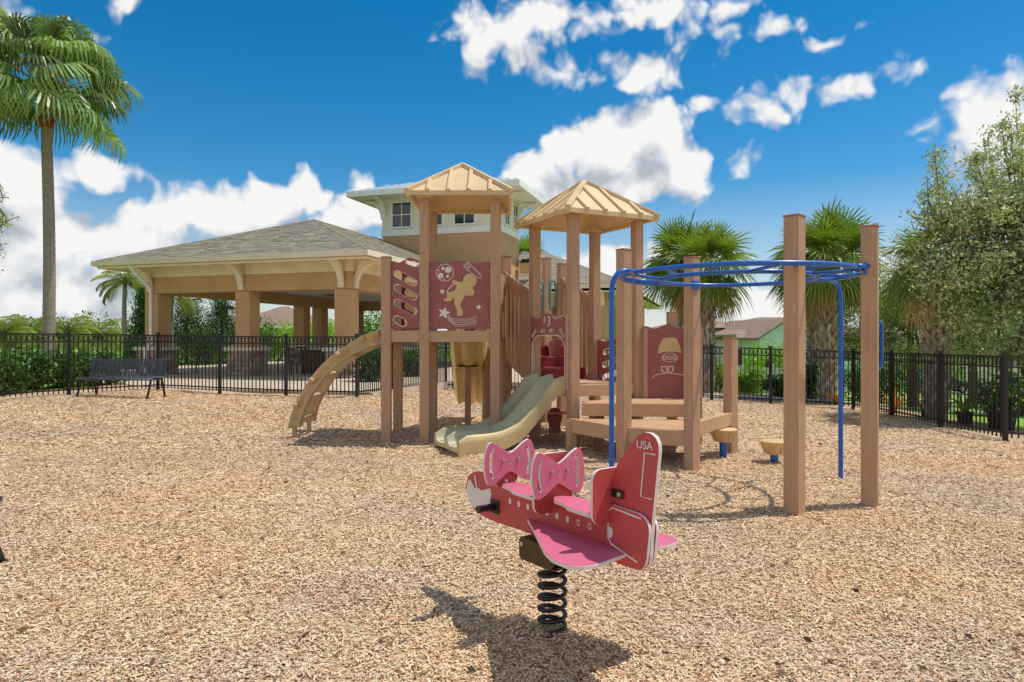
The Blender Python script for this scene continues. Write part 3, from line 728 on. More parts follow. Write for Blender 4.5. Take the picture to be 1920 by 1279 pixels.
for (hx, hy, rz) in ((Bp.x-.36, Bp.y+.1, .3), (Bp.x-.16, Bp.y+.02, -.5)):  # teal grab loops
    c = Vector((hx, hy)); pts = [(c.x+.055*math.cos(rz)*a, c.y+.055*math.sin(rz)*a, b) for a, b in ((-1, 2.03), (-1, 2.42), (-.6, 2.47), (.6, 2.47), (1, 2.42), (1, 2.03), (.6, 1.98), (-.6, 1.98))]
    MB().tube(pts, .018, 7, closed=True).build('grab_loop', 'teal_steel', play, smooth=True)
MB().plate(smooth_closed([(-.13, .2), (.13, .2), (.1, -.02), (.05, -.2), (-.05, -.2), (-.1, -.02)], 2), [], -.01, .01, None, 0, 1).build('stair_flap', ['maroon_panel', 'cream_core'], play).matrix_local = frame((BC.x+BV.x*1.1+.12, BC.y+BV.y*1.1, 1.28), (BU.x, BU.y, 0), (0, 0, 1))

# ---- slotted panel on the far right side of tower B
m = BC+BU*.54; M = frame((m.x, m.y, ZB-.2), (-BV.x, -BV.y, 0), (0, 0, 1)); 
panel('slot_panel', frame((m.x, m.y, ZB-.2), (-BV.x, -BV.y, 0), (0, 0, 1)), .93, .86, .06, [capsule(0, .69, .5, .045, R(14)), capsule(0, .50, .55, .045, R(14)), capsule(0, .31, .55, .045, R(14)), capsule(0, .13, .5, .045, R(14))])

# ---- lower step decks on the right
P1170, P1298 = (1.33, 8.12), (2.04, 7.74)
post(*P1170, 2.53, R(35)); post(*P1298, 2.39, R(38)); post(2.83, 8.84, 1.485, R(35)); post(2.33, 9.95, 1.86, 0); post(2.60, 9.62, 1.62, 0)
ZL2, ZL3 = .635, .43
fe = (F_[0]+.1, F_[1]-.14)
deck([(F_[0]+.12, F_[1]-.05), (1.0, 9.0), (2.35, 8.86), (2.58, 9.60), (R_[0]-.02, R_[1]-.06)], ZL2, R(-6), bw=.14)
beam((.92, 9.0), (2.38, 8.86), ZL2-.17, ZL2-.003, .06, inset=0)
deck([(.74, 8.98), (P1170[0], P1170[1]+.04), (P1298[0], P1298[1]+.05), (2.42, 8.83), (.9, 8.97)], ZL3, R(-28), bw=.14)
beam((.76, 9.02), P1170, ZL3-.18, ZL3-.002, .06, inset=.03); beam(P1170, P1298, ZL3-.18, ZL3-.002, .06, inset=.05); beam(P1298, (2.44, 8.82), ZL3-.18, ZL3-.002, .06, inset=.05)
for p in ((.78, 9.0), (1.45, 9.05), (1.95, 8.9), (2.36, 8.84), (1.22, 9.55), (1.75, 8.55)): post(*p, ZL3-.03 if p[1] < 9.02 else ZL2-.05, R(10), w=.12)
beam(P1298, (2.83, 8.84), .37, .53, .09, name='balance_beam')
# hat and spectacles panel
hp = panel('spy_panel', frontal(2.21, 9.74, .60), .70, 1.11, .075)
post(1.90, 9.74, 1.62, 0, w=.06, bot=.5)
k = .0076/3.998*1.0
def Y6(pts): return [((x-832)*k*1.0, (693-y)*k) for x, y in pts]
MB().plate(Y6([(800, 226), (848, 219), (900, 222), (925, 280), (941, 336), (900, 327), (850, 325), (800, 330), (757, 342), (772, 285)]), [], .0097, .02, None, 0, 0).build('hat_relief', 'figure_tan', hp)
ov = circ(*Y6([(852, 370)])[0], 60*k, 24, 0, 36*k)
print_part('dial_print', [(ov, [circ(*Y6([(852, 370)])[0], 54*k, 24, 0, 31*k)])]+[(circ(*Y6([(852+d, 370)])[0], 18*k, 14), [circ(*Y6([(852+d, 370)])[0], 13*k, 14)]) for d in (-33, 0, 33)]+[(circ(*Y6([(852+d, 370)])[0], 6*k, 10), []) for d in (-33, 0, 33)], hp, 'cream_core')
gl = MB()
for (sx, ou) in ((0, [(783, 432), (825, 432), (836, 450), (832, 478), (808, 495), (788, 470)]), (1, [(885, 432), (843, 432), (832, 450), (836, 478), (860, 495), (880, 470)])):
    l = Y6(ou); gl.plate(l, [ring_loop(l, 12*k)], .0097, .024, None, 0, 0)
gl.build('spectacles_relief', 'cream_core', hp)
print_part('shoulder_print', [(stroke([(v.x, v.y) for v in catmull([(*a, 0) for a in Y6([(720, 522), (750, 500), (790, 492), (832, 486), (880, 490), (940, 498), (990, 512)])], 4)], 6*k), [])], hp, 'cream_core')
# under-deck play counter below tower B
cn = MB().plate(smooth_closed([(-.12, 0), (.12, 0), (.08, .12), (.14, .24), (.07, .38), (-.07, .38), (-.14, .24), (-.08, .12)], 2), [], -.012, .012, None, 0, 1).build('counter_panel', ['maroon_panel', 'cream_core'], play); cn.matrix_local = frame((.62, 9.95, .1), (BU.x, BU.y, 0), (0, 0, 1))
MB().box((.68, 9.8, .42), (.34, .2, .02)).build('counter_shelf', 'rider_pink', play)

# ================================================================== stepping pods
def pod(x, y, h, label):
    z = gz(x, y); t = thing('stepping_pod', label, 'stepping pod', (x, y, z), 0, 'stepping pods between the posts')
    n = 24; mb = MB()
    prof = [(.10, h-.16), (.125, h-.10), (.155, h-.045), (.165, h-.03), (.168, h-.008), (.158, h), (.05, h+.002)]
    mb.lathe(prof, n); c = mb.build('pod_cap', 'figure_tan', t, auto=40)
    for i in range(10):
        a = 2*math.pi*i/10; o = MB().box((0, 0, 0), (.03, .014, .12)).build('cap_rib', 'figure_tan', c); o.matrix_local = Matrix.Rotation(a, 4, 'Z') @ Matrix.Translation((.128, 0, h-.085)) @ Matrix.Rotation(R(24), 4, 'Y')
    MB().lathe([(.047, -.15), (.047, h-.12)], 14).build('pod_stem', 'blue_steel', t, auto=40)
pod(2.63, 8.5, .36, 'tan round stepping pod on blue stem beside the short tan post')
pod(3.12, 8.12, .27, 'lower tan stepping pod on blue stem, half hidden behind tall tan post')

# ================================================================== overhead ring ladder
lad = thing('overhead_ring_ladder', 'blue overhead ring ladder carried on two tall tan posts', 'ring ladder', (2.3, 6.7, 0))
def lchild(o): o.location = Vector(o.location)-Vector((2.3, 6.7, 0)); return o
lchild(post(2.40, 5.80, 2.505, R(42), lad)); lchild(post(3.16, 6.03, 2.453, R(58), lad))
ZR = 2.09
def lt(name, pts, r=.021, closed=False): return MB().tube([(p[0]-2.3, p[1]-6.7, p[2]) for p in pts], r, 10, closed=closed).build(name, 'blue_steel', lad, smooth=True)
rc = Vector((2.22, 6.72)); Ro, Ri = 1.13, .74
def rp(r, a, z=ZR): return (rc.x+r*math.cos(a), rc.y+r*math.sin(a), z)
lt('outer_ring', [rp(Ro, 2*math.pi*i/48) for i in range(48)], .023, True)
lt('inner_ring', [rp(Ri, 2*math.pi*i/40, ZR-.03) for i in range(40)], .021, True)
for i in range(14):
    a = 2*math.pi*(i+.3)/14; lt('rung', [rp(Ri, a-.1, ZR-.03), rp((Ri+Ro)/2, a, ZR-.02), rp(Ro, a+.1)], .015)
lt('leg', catmull([rp(Ro, R(198)), (1.06, 6.26, ZR+.005), (.97, 6.22, ZR-.02), (.915, 6.20, ZR-.12), (.905, 6.2, ZR-.3), (.905, 6.2, 1.2), (.905, 6.2, -.15)], 5), .024)
lt('leg', catmull([rp(Ro, R(20)), (3.42, 7.24, ZR-.02), (3.475, 7.27, ZR-.06), (3.50, 7.28, ZR-.15), (3.505, 7.28, 1.7), (3.505, 7.28, .8), (3.505, 7.28, -.2)], 5), .024)
lt('arm', [rp(Ro, R(-50)), (3.14, 6.0, ZR+.02)], .023); lt('arm', [rp(Ro, R(-85)), (2.40, 5.78, ZR)], .023)
lt('arm', [rp(Ro, R(100)), (2.05, 7.74, ZR-.02)], .023)
for (x, y, rz) in ((3.10, 5.985, R(58)), (2.36, 5.86, R(42)), (2.06, 7.66, R(38))):
    o = MB().box((0, 0, 0), (.12, .02, .1)).build('bracket', 'blue_steel', lad, bevel=.006); o.location = (x-2.3, y-6.7, ZR-.01); o.rotation_euler = (0, 0, rz)
lt('grab_bar', catmull([(3.27, 6.08, 1.62), (3.30, 6.1, 1.6), (3.305, 6.1, 1.5), (3.305, 6.1, 1.3), (3.29, 6.1, 1.22), (3.24, 6.08, 1.2)], 4), .014)
# ================================================================== spring rider
RX, RY = .2, 3.405
rid = thing('spring_rider', 'red and pink two-seat aeroplane spring rider on black coil spring', 'spring rider', (RX, RY, gz(RX, RY)), math.atan2(-.8, .6))
side = frame((0, 0, 0), (1, 0, 0), (0, 0, 1))   # x = towards the tail, y = up, normal = -Y (left side)
t2 = .012
body_o = [(-.776, .577), (-.757, .645), (-.715, .682), (-.655, .703), (-.56, .715), (-.40, .712), (-.385, .70), (-.376, .672), (-.16, .662), (.30, .662), (.43, .70), (.435, .86), (.467, .915), (.575, 1.04), (.60, 1.058), (.635, 1.064), (.67, 1.056), (.692, 1.035), (.70, 1.0), (.684, .869), (.663, .703), (.65, .53), (.64, .495), (.607, .472), (.456, .468), (.125, .46), (-.16, .455), (-.488, .448), (-.60, .455), (-.68, .472), (-.747, .517)]
def cham(poly, r):  # soften corners once
    out = []
    for i in range(len(poly)):
        p, q, n = poly[i], poly[i-1], poly[(i+1) % len(poly)]
        for o in (q, n):
            d = math.hypot(o[0]-p[0], o[1]-p[1]); k = min(r/d, .45); out.append((p[0]+(o[0]-p[0])*k, p[1]+(o[1]-p[1])*k))
    return out
def board(name, poly, z0, z1, M, m='rider_red', holes=(), parent=rid):
    o = MB().plate(poly, list(holes), z0+.0015, z1-.0015, None, 0, 1).build(name, [m, 'rider_core'], parent, bevel=.0025); o.matrix_local = M; return o
fus = board('fuselage', cham(body_o, .012), -t2, t2, side)
def prt(name, loops, parent=fus, z=t2, M=None):
    mb = MB()
    for a, h in loops: mb.plate(a, h, z+.0002, z+.0014, None, 0, 0)
    return mb.build(name, 'white_print', parent)
nose = [(-.765, .57), (-.745, .63), (-.72, .645), (-.675, .60), (-.655, .612), (-.60, .60), (-.52, .628), (-.505, .60), (-.52, .565), (-.52, .525), (-.60, .50), (-.70, .485), (-.745, .52)]
prt('nose_print', [(nose, []), (stroke([(-.655, .61), (-.675, .675)], .012), [])])
for i in range(9):
    u = -.334+.619*i/8; prt('cabin_window_print', [(cham([(u-.011, .575), (u+.011, .575), (u+.011, .605), (u-.011, .605)], .005), [cham([(u-.006, .581), (u+.006, .581), (u+.006, .599), (u-.006, .599)], .003)] if i > 6 else [])])
link('lettering', TXT_USA, fus, M=Matrix.Translation((.622, 1.006, t2+.0013)))
prt('rudder_print', [(stroke([(.683, .975), (.622, .975), (.60, .785), (.662, .785)], .006), [])])
# doubled tail plates on both sides
ov = cham([(.415, .705), (.44, .725), (.615, .715), (.655, .69), (.665, .66), (.65, .53), (.635, .49), (.605, .474), (.47, .47), (.43, .50), (.41, .57)], .012)
for sgn in (1, -1):
    z0, z1 = (t2+.001, t2+.021) if sgn > 0 else (-t2-.021, -t2-.001)
    o = board('tail_plate', ov, z0, z1, side)
    if sgn > 0:
        prt('tail_line_print', [(stroke([(.62, .698), (.45, .712), (.427, .69), (.425, .575), (.445, .55), (.60, .508)], .007), []), (circ(.437, .60, .018, 16, 0, .024), [])], o, z1)
# wings
wing = [(-.19, 0), (-.16, -.012), (.30, -.285), (.40, -.325), (.50, -.325), (.545, -.29), (.56, -.21), (.53, 0)]
for sgn in (1, -1):
    poly = [(x, y*sgn+(-.013 if sgn > 0 else .013)) for x, y in wing]
    if sgn < 0: poly = poly[::-1]
    board('wing', cham(poly, .012), .51, .53, Matrix.Identity(4), 'rider_pink')
# seats
def seat(x0, x1):
    if True:
        q = [(x0, -.02), (x0+.05, -.06), (x0+.13, -.07), (x0+.2, -.105), (x1-.01, -.115), (x1, -.10)]
        poly = q+[(x, -y) for x, y in q[::-1]]
        board('seat', cham(poly, .008), .664, .684, Matrix.Identity(4), 'rider_pink')
seat(-.39, -.005); seat(.035, .41)
def trans(x): return frame((x, 0, 0), (0, -1, 0), (0, 0, 1))   # board across the body, normal towards the nose
def across(name, x, hw, z0, z1, m='rider_red', r=.03): return board(name, cham(cham([(-hw, z0), (hw, z0), (hw, z1), (-hw, z1)], r), r*.4), -.01, .01, trans(x), m)
across('backrest', .005, .125, .60, .895); across('backrest', .425, .135, .64, .885)
across('handle_support', -.395, .08, .66, .82)
def bow(x, cz):
    hw = .16
    o = smooth_closed([(-hw*.93, .105), (-hw*.72, .115), (-.012, .048), (.012, .048), (hw*.72, .115), (hw*.93, .105), (hw*1.06, .03), (hw*1.06, -.04), (hw*.93, -.11), (hw*.72, -.118), (.012, -.052), (-.012, -.052), (-hw*.72, -.118), (-hw*.93, -.11), (-hw*1.06, -.04), (-hw*1.06, .03)], 1)
    o = [(a, b+cz) for a, b in o]
    sl = []
    for sg in (-1, 1):
        pts = [(sg*(.115+.014*math.cos(t*1.3)), cz+.078*math.sin(t)) for t in np.linspace(-1.35, 1.35, 9)]
        sl.append(stroke(pts, .017))
    hl = sl+[capsule(0, cz, .012, .007, R(90))]
    b = board('handle_panel', o, -.01, .01, trans(x), 'rider_pink', hl)
    for sg in (-1, 1):
        k = MB().lathe([(.011, 0), (.010, .006), (.003, .009)], 8).build('bolt', 'bolt_steel', b); k.matrix_local = Matrix.Translation((sg*.05, cz+.012, -.0105)) @ Matrix.Rotation(math.pi, 4, 'X')
bow(-.355, .80); bow(.045, .80)
# foot pegs, corner bracket, bolts
for sgn in (-1, 1):
    p = MB().tube([(-.47, sgn*.012, .535), (-.47, sgn*.13, .535)], .021, 12).build('foot_peg', 'black_steel', rid, auto=40)
    MB().box((-.47, sgn*.017, .535), (.075, .01, .075)).build('peg_plate', 'black_steel', p, bevel=.01)
    MB().box((.47, sgn*.019, .775), (.07, .012, .036)).build('corner_bracket', 'black_steel', rid, bevel=.006)
    MB().box((.408, sgn*.045, .775), (.012, .06, .036)).build('corner_bracket', 'black_steel', rid, bevel=.006)
    k = MB().lathe([(.013, 0), (.011, .007), (.003, .010)], 8).build('bolt', 'bolt_steel', rid); k.matrix_local = frame((.485, sgn*.026, .775), (1, 0, 0), (0, 0, 1) if sgn < 0 else (0, 0, -1))
    k = MB().lathe([(.013, 0), (.011, .007), (.003, .010)], 8).build('bolt', 'bolt_steel', rid); k.matrix_local = frame((.401, sgn*.055, .775), (0, -1, 0), (0, 0, 1))
# spring clamp plates and coil
for sgn in (-1, 1):
    o = MB().plate(cham([(-.155, .345), (.085, .345), (.12, .38), (.12, .455), (-.155, .455)], .014), [], -.004, .004, None, 0, 0).build('clamp_plate', 'bracket_bronze', rid); o.matrix_local = frame((0, sgn*.085, 0), (1, 0, 0), (0, 0, 1))
    k = MB().lathe([(.014, 0), (.012, .008), (.003, .011)], 8).build('bolt', 'bolt_steel', rid); k.matrix_local = frame((-.125, sgn*.09, .425), (1, 0, 0), (0, 0, 1) if sgn < 0 else (0, 0, -1))
MB().box((-.02, 0, .349), (.26, .165, .01)).build('clamp_base', 'bracket_bronze', rid)
MB().box((-.02, 0, .45), (.26, .165, .008)).build('clamp_base', 'bracket_bronze', rid)
turns = 6.6; N_ = 220; pts = []
for i in range(N_+1):
    t = i/N_; a = t*turns*2*math.pi; z = -.03+.37*t
    pts.append((.0655*math.cos(a), .0655*math.sin(a), z))
MB().tube(pts, .0112, 10).build('coil_spring', 'black_steel', rid, smooth=True)
# ================================================================== fences
FH = 1.37
PICK = MB().box((0, 0, .5), (.019, .019, 1)).mesh('picket', 'black_steel')
POSTM = MB().box((0, 0, .5), (.062, .062, 1)); POSTM.box((0, 0, 1.012), (.074, .074, .022)); POSTM = POSTM.mesh('post', 'black_steel')
def fence_run(pts, label, name='iron_fence', gate=False, posts=None, pw=1., skip_end=False, cat='fence', grp='black iron fence runs around the playground'):
    p, q = Vector(pts[0]), Vector(pts[1]); d = q-p; L = d.length; d.normalize(); rz = math.atan2(d.y, d.x)
    o = thing(name, label, cat, (p.x, p.y, gz(p.x, p.y)), 0, grp); base = Vector(o.location)
    def at(t): c = p+d*t; return Vector((c.x, c.y, gz(c.x, c.y)))-base
    n = max(1, round(L/1.85)) if posts is None else posts
    for i in range(n+1):
        if skip_end and i == n: continue
        c = at(L*i/n); k = link('fence_post', POSTM, o); k.location = c+Vector((0, 0, -.1)); k.rotation_euler = (0, 0, rz); k.scale = (pw, pw, FH+.14)
    for i in range(n):
        a, b = at(L*i/n), at(L*(i+1)/n)
        for z, h in ((FH, .034), (FH-.165, .03), (.13, .03)):
            mb = MB(); u = b-a; ang = math.atan2(u.z, math.hypot(u.x, u.y))
            mb.box((0, 0, 0), (u.length-.05, .028, h)); r = mb.build('rail', 'black_steel', o); r.location = (a+b)/2+Vector((0, 0, z)); r.rotation_euler = (0, -ang, rz)
        m = max(2, round(L/n/.103)); rings = MB()
        for j in range(1, m):
            t = L*i/n+L/n*j/m; c = at(t); k = link('picket', PICK, o); k.location = c+Vector((0, 0, .05)); k.rotation_euler = (0, 0, rz); k.scale = (1, 1, FH-.05)
        for j in range(m):
            c = at(L*i/n+L/n*(j+.5)/m)+Vector((0, 0, FH-.083)); rr = .040
            rings.tube([(c.x+d.x*rr*math.cos(a), c.y+d.y*rr*math.cos(a), c.z+rr*1.35*math.sin(a)) for a in np.linspace(0, 2*math.pi, 9)[:-1]], .007, 4, closed=True)
        rings.build('ring_row', 'black_steel', o, kind='stuff')
    return o
CL, CR, CB = (-8.87, 17.1), (-3.51, 15.45), (-1.97, 20.4)
GA, GB, CE, CN = (5.12, 17.5), (6.42, 16.95), (8.22, 16.45), (8.02, 11.1)
fence_run(((-12.0, 11.6), CL), 'black iron fence run at far left beside the green hedge')
fence_run((CL, CR), 'black iron fence run in front of the stone pavilion piers')
fence_run((CR, CB), 'black iron fence run receding behind the arch climber beside pavilion')
fence_run((CB, GA), 'black iron fence run behind the towers and yellow slide')
g_ = fence_run((GA, GB), 'black iron gate with small dark sign near the mint house', 'iron_gate', posts=1, pw=1.3, cat='gate', grp=None)
fence_run((GB, CE), 'black iron fence run between the gate and the right corner')
fence_run((CE, CN), 'black iron fence run receding along right edge under the oak')
fence_run((CN, (12.6, 10.95)), 'black iron fence run leaving the frame at right edge')
c = Vector(GA).lerp(Vector(GB), .46)-Vector(GA); s_ = MB().box((0, 0, 0), (.19, .02, .40)).build('sign_plate', 'sign_dark', g_, bevel=.006); s_.location = (c.x-.02, c.y-.04, 1.12); s_.rotation_euler = (0, 0, math.atan2(GB[1]-GA[1], GB[0]-GA[0])); s_['label'] = 'small dark rectangular sign on the gate'
h = MB().box((0, 0, 0), (.05, .06, .16)).build('latch', 'black_steel', g_); h.location = (GB[0]-GA[0]-.09, GB[1]-GA[1]+.0, .95)

# ================================================================== bench
def bench(loc, rz, label):
    b = thing('bench', label, 'bench', loc, rz, 'slatted steel benches')
    L = 1.78
    prof = [(.46, .40), (.43, .435), (.36, .44), (.15, .425), (.06, .43), (.015, .47), (-.02, .60), (-.075, .80), (-.105, .835), (-.13, .82)]
    P = catmull([(y, 0, z) for y, z in prof], 3)
    mb = MB(); rows = []
    for p in P: rows.append([(-.019, -p.x+.2, p.z), (.019, -p.x+.2, p.z)])
    mb.grid(rows); rows2 = [[(x, y, z-.006) for x, y, z in r] for r in rows]; mb.grid([r[::-1] for r in rows2])
    me = mb.mesh('strip', 'bench_steel')
    n = 32
    for i in range(n):
        k = link('strip', me, b); k.location = (-L/2+L*(i+.5)/n, 0, 0)
    for yz in ((-.25, .40), (.325, .815), (.16, .425)): MB().tube([(-L/2, yz[0], yz[1]), (L/2, yz[0], yz[1])], .018, 8).build('edge_tube', 'bench_steel', b, smooth=True)
    for sx in (-1, 1):
        x = sx*(L/2-.09)
        MB().tube(catmull([(x, .34, .82), (x, .22, .5), (x, .20, .38), (x, .26, .2), (x, .31, 0)], 4), .024, 8).build('leg', 'black_steel', b, smooth=True)
        MB().tube(catmull([(x, .2, .40), (x, -.16, .40), (x, -.21, .34), (x, -.25, .2), (x, -.33, 0)], 4), .024, 8).build('leg', 'black_steel', b, smooth=True)
        for y in (.31, -.33): MB().lathe([(.045, 0), (.045, .01)], 10).build('foot_plate', 'black_steel', b).location = (x, y, 0)
    return b
bench((-8.55, 14.95, gz(-8.55, 14.95)), R(-5), 'grey steel slatted bench against the left fence')
bench((-3.66, 3.66, gz(-4, 4.6)), R(90), 'dark bench at left frame edge, only its leg tip showing')
# ================================================================== pavilion and clubhouse
E1 = Vector((.9566, -.2915, 0)); E2 = Vector((.2915, .9566, 0)); PRZ = math.atan2(E1.y, E1.x); FZ = .24
C0 = Vector((-4.48, 21.0, 0))
def pv(a, b, z=0.): return C0+E1*a+E2*b+Vector((0, 0, z))
pav = thing('pavilion', 'open pavilion with tan columns, stone piers and shingled hip roof', 'pavilion', C0, PRZ)
def pbox(name, a0, a1, b0, b1, z0, z1, m, parent=pav, bevel=0.): return MB().box(((a0+a1)/2, (b0+b1)/2, (z0+z1)/2), (a1-a0, b1-b0, z1-z0)).build(name, m, parent, bevel=bevel)
# shingled slope: poly in plan (a,b) with height function
def shingle_slope(parent, poly, hfun, eave_dir, name='shingle_slope', step=.15):
    # poly: plan polygon; courses run across eave_dir (unit, pointing uphill in plan)
    ux, uy = eave_dir; tx, ty = -uy, ux; mb = MB()
    d = [p[0]*ux+p[1]*uy for p in poly]; d0, d1 = min(d), max(d); y = d0; row = 0
    while y < d1-.01:
        band = clip(clip(poly, ux, uy, y), -ux, -uy, -(y+step*1.12))
        if len(band) >= 3:
            tt = [p[0]*tx+p[1]*ty for p in band]; t0, t1 = min(tt), max(tt); t = t0-random.random()*.4
            while t < t1:
                w = random.choice((.24, .33, .42, .5)); cell = clip(clip(band, tx, ty, t), -tx, -ty, -(t+w)); t += w
                if len(cell) < 3: continue
                up = random.uniform(.012, .026)
                vs = [(x_, y_, hfun(x_, y_)+up*(1-min(1, max(0, (x_*ux+y_*uy-y)/(step*1.12))))+.006) for x_, y_ in cell]
                mb.add(vs, [tuple(range(len(vs)))])
                low = sorted(vs, key=lambda v: v[0]*ux+v[1]*uy)[:2]
                mb.add([low[0], low[1], (low[1][0], low[1][1], low[1][2]-up), (low[0][0], low[0][1], low[0][2]-up)], [(0, 1, 2, 3)])
        y += step; row += 1
    o = mb.build(name, 'shingle', parent, kind='stuff'); return o
# roof
EZ, RZ_, HW = 4.26, 6.36, 5.35
A0, A1, BE = -2*HW, 0., 17.
def roofh(e): return lambda x, y: e(x, y)
sl = (RZ_-EZ)/HW
solid = [(A0, 0, EZ-.03), (A1, 0, EZ-.03), (A1, BE, EZ-.03), (A0, BE, EZ-.03), (-HW, HW, RZ_-.03), (-HW, BE, RZ_-.03)]
roof = MB().add(solid, [(0, 1, 4), (1, 2, 5, 4), (3, 0, 4, 5), (2, 3, 5)]).build('roof', 'mortar', pav)
shingle_slope(roof, [(A0, 0), (A1, 0), (-HW, HW)], lambda x, y: EZ+sl*y, (0, 1))
shingle_slope(roof, [(A1, 0), (A1, BE), (-HW, BE), (-HW, HW)], lambda x, y: EZ-sl*x, (-1, 0))
# hip and ridge caps
for a, b in (((A1, 0, EZ), (-HW, HW, RZ_)), ((A0, 0, EZ), (-HW, HW, RZ_)), ((-HW, HW, RZ_), (-HW, BE, RZ_))):
    MB().tube([(a[0], a[1], a[2]+.01), (b[0], b[1], b[2]+.01)], .035, 6).build('ridge_cap', 'shingle', roof)
# fascia + gutter, soffit, frieze
def ringbox(name, a0, a1, b0, b1, z0, z1, t, m, parent=pav):
    mb = MB(); mb.box(((a0+a1)/2, b0+t/2, (z0+z1)/2), (a1-a0, t, z1-z0)); mb.box(((a0+a1)/2, b1-t/2, (z0+z1)/2), (a1-a0, t, z1-z0))
    mb.box((a0+t/2, (b0+b1)/2, (z0+z1)/2), (t, b1-b0-2*t-.002, z1-z0)); mb.box((a1-t/2, (b0+b1)/2, (z0+z1)/2), (t, b1-b0-2*t-.002, z1-z0)); return mb.build(name, m, parent)
ringbox('gutter', A0-.1, A1+.1, -.1, BE+.1, EZ-.17, EZ-.0, .13, 'trim_cream')
ringbox('fascia', A0+.035, A1-.035, .035, BE, EZ-.26, EZ-.02, .05, 'trim_cream')
def soffit():
    i0, i1, j0, j1, zi = -9.55, -1.15, 1.05, BE-.8, EZ+.02
    o = [(A0, 0), (A1, 0), (A1, BE), (A0, BE)]; i = [(i0, j0), (i1, j0), (i1, j1), (i0, j1)]
    mb = MB(); vs = [(x, y, EZ-.2) for x, y in o]+[(x, y, zi-.1) for x, y in i]
    mb.add(vs, [(k, (k+1) % 4, 4+(k+1) % 4, 4+k) for k in range(4)]); mb.build('soffit', 'trim_cream', pav)
soffit()
ringbox('frieze', -9.6, -1.1, 1.0, BE-.8, 3.74, 4.2, .2, 'trim_cream')
ringbox('beam', -9.57, -1.13, 1.03, BE-.8, 3.17, 3.737, .5, 'stucco')
pbox('ceiling', -9.1, -1.6, 1.5, BE-1.4, 3.66, 3.70, 'ceiling_white')
# rafter blocks under the eave
RB = MB().box((0, 0, 0), (.12, .5, .14)).mesh('rafter_tail', 'trim_cream')
for i in range(9):
    k = link('rafter_tail', RB, pav); k.location = (-9.0+i*.92+.05, .55, 4.10)
# curved brackets
def bracket(parent, M, size=1.0, m='trim_cream', w=.2, name='eave_bracket'):
    out = [(0, 0), (.09, 0), (.13, .25), (.24, .5), (.42, .68), (.68, .80), (.92, .83), (.92, .93), (.62, .93), (.36, .86), (.16, .70), (.04, .42), (0, .2)]
    o = MB().plate([(x*size, y*size) for x, y in out], [], -w/2, w/2, None, 0, 0).build(name, m, parent, bevel=.01); o.matrix_local = M; return o
cols = [(-9.25, 1.3), (-5.35, 1.3), (-1.45, 1.3), (-9.25, 10.3), (-9.25, 11.9), (-1.45, 6.2), (-1.45, 11.2), (-9.25, 15.6)]
def stone_pier(parent, a, b, hw, z0, z1):
    MB().box((a, b, (z0+z1)/2), (2*hw-.05, 2*hw-.05, z1-z0)).build('pier_core', 'mortar', parent)
    mb = MB(); z = z0
    while z < z1-.02:
        h = min(random.choice((.06, .08, .1, .12)), z1-z)
        for f in range(4):
            A = Matrix.Translation((a, b, 0)) @ Matrix.Rotation(f*math.pi/2, 4, 'Z'); t = -hw
            while t < hw-.01:
                w = min(random.uniform(.14, .42), hw-t); w = hw-t if hw-t-w < .1 else w
                dp = random.uniform(.02, .05); mb.box((t+w/2, -hw-dp/2+.035, z+h/2), (w-.012, dp+.05, h-.01), A); t += w
        z += h
    mb.build('stone_cladding', 'stone', parent, kind='stuff')
for i, (a, b) in enumerate(cols):
    cz = 1.24
    co = MB().box((a, b, (cz+3.16)/2), (.58, .58, 3.16-cz)).build('column', 'stucco', pav, bevel=.015)
    if i < 5: stone_pier(co, a, b, .47, FZ-.2, cz-.13)
    pbox('pier_cap', a-.58, a+.58, b-.58, b+.58, cz-.13, cz, 'cap_stone', co, .015)
bracket(pav, frame((-9.25, 1.0, 3.2), (0, -1, 0), (0, 0, 1))); bracket(pav, frame((-5.35, 1.0, 3.2), (0, -1, 0), (0, 0, 1))); bracket(pav, frame((-1.45, 1.0, 3.2), (0, -1, 0), (0, 0, 1)))
bracket(pav, frame((-1.15, 1.3, 3.2), (1, 0, 0), (0, 0, 1))); bracket(pav, frame((-9.55, 1.3, 3.2), (-1, 0, 0), (0, 0, 1))); bracket(pav, frame((-1.15, 6.2, 3.2), (1, 0, 0), (0, 0, 1)))
# downspout
MB().tube([(-9.2, .02, 4.1), (-9.2, .12, 3.95), (-9.2, .55, 3.62), (-9.22, .93, 3.35), (-9.22, .96, 3.2), (-9.22, .96, 1.35), (-9.22, .72, 1.15), (-9.22, .72, .3)], .06, 6).build('downspout', 'trim_white', pav)
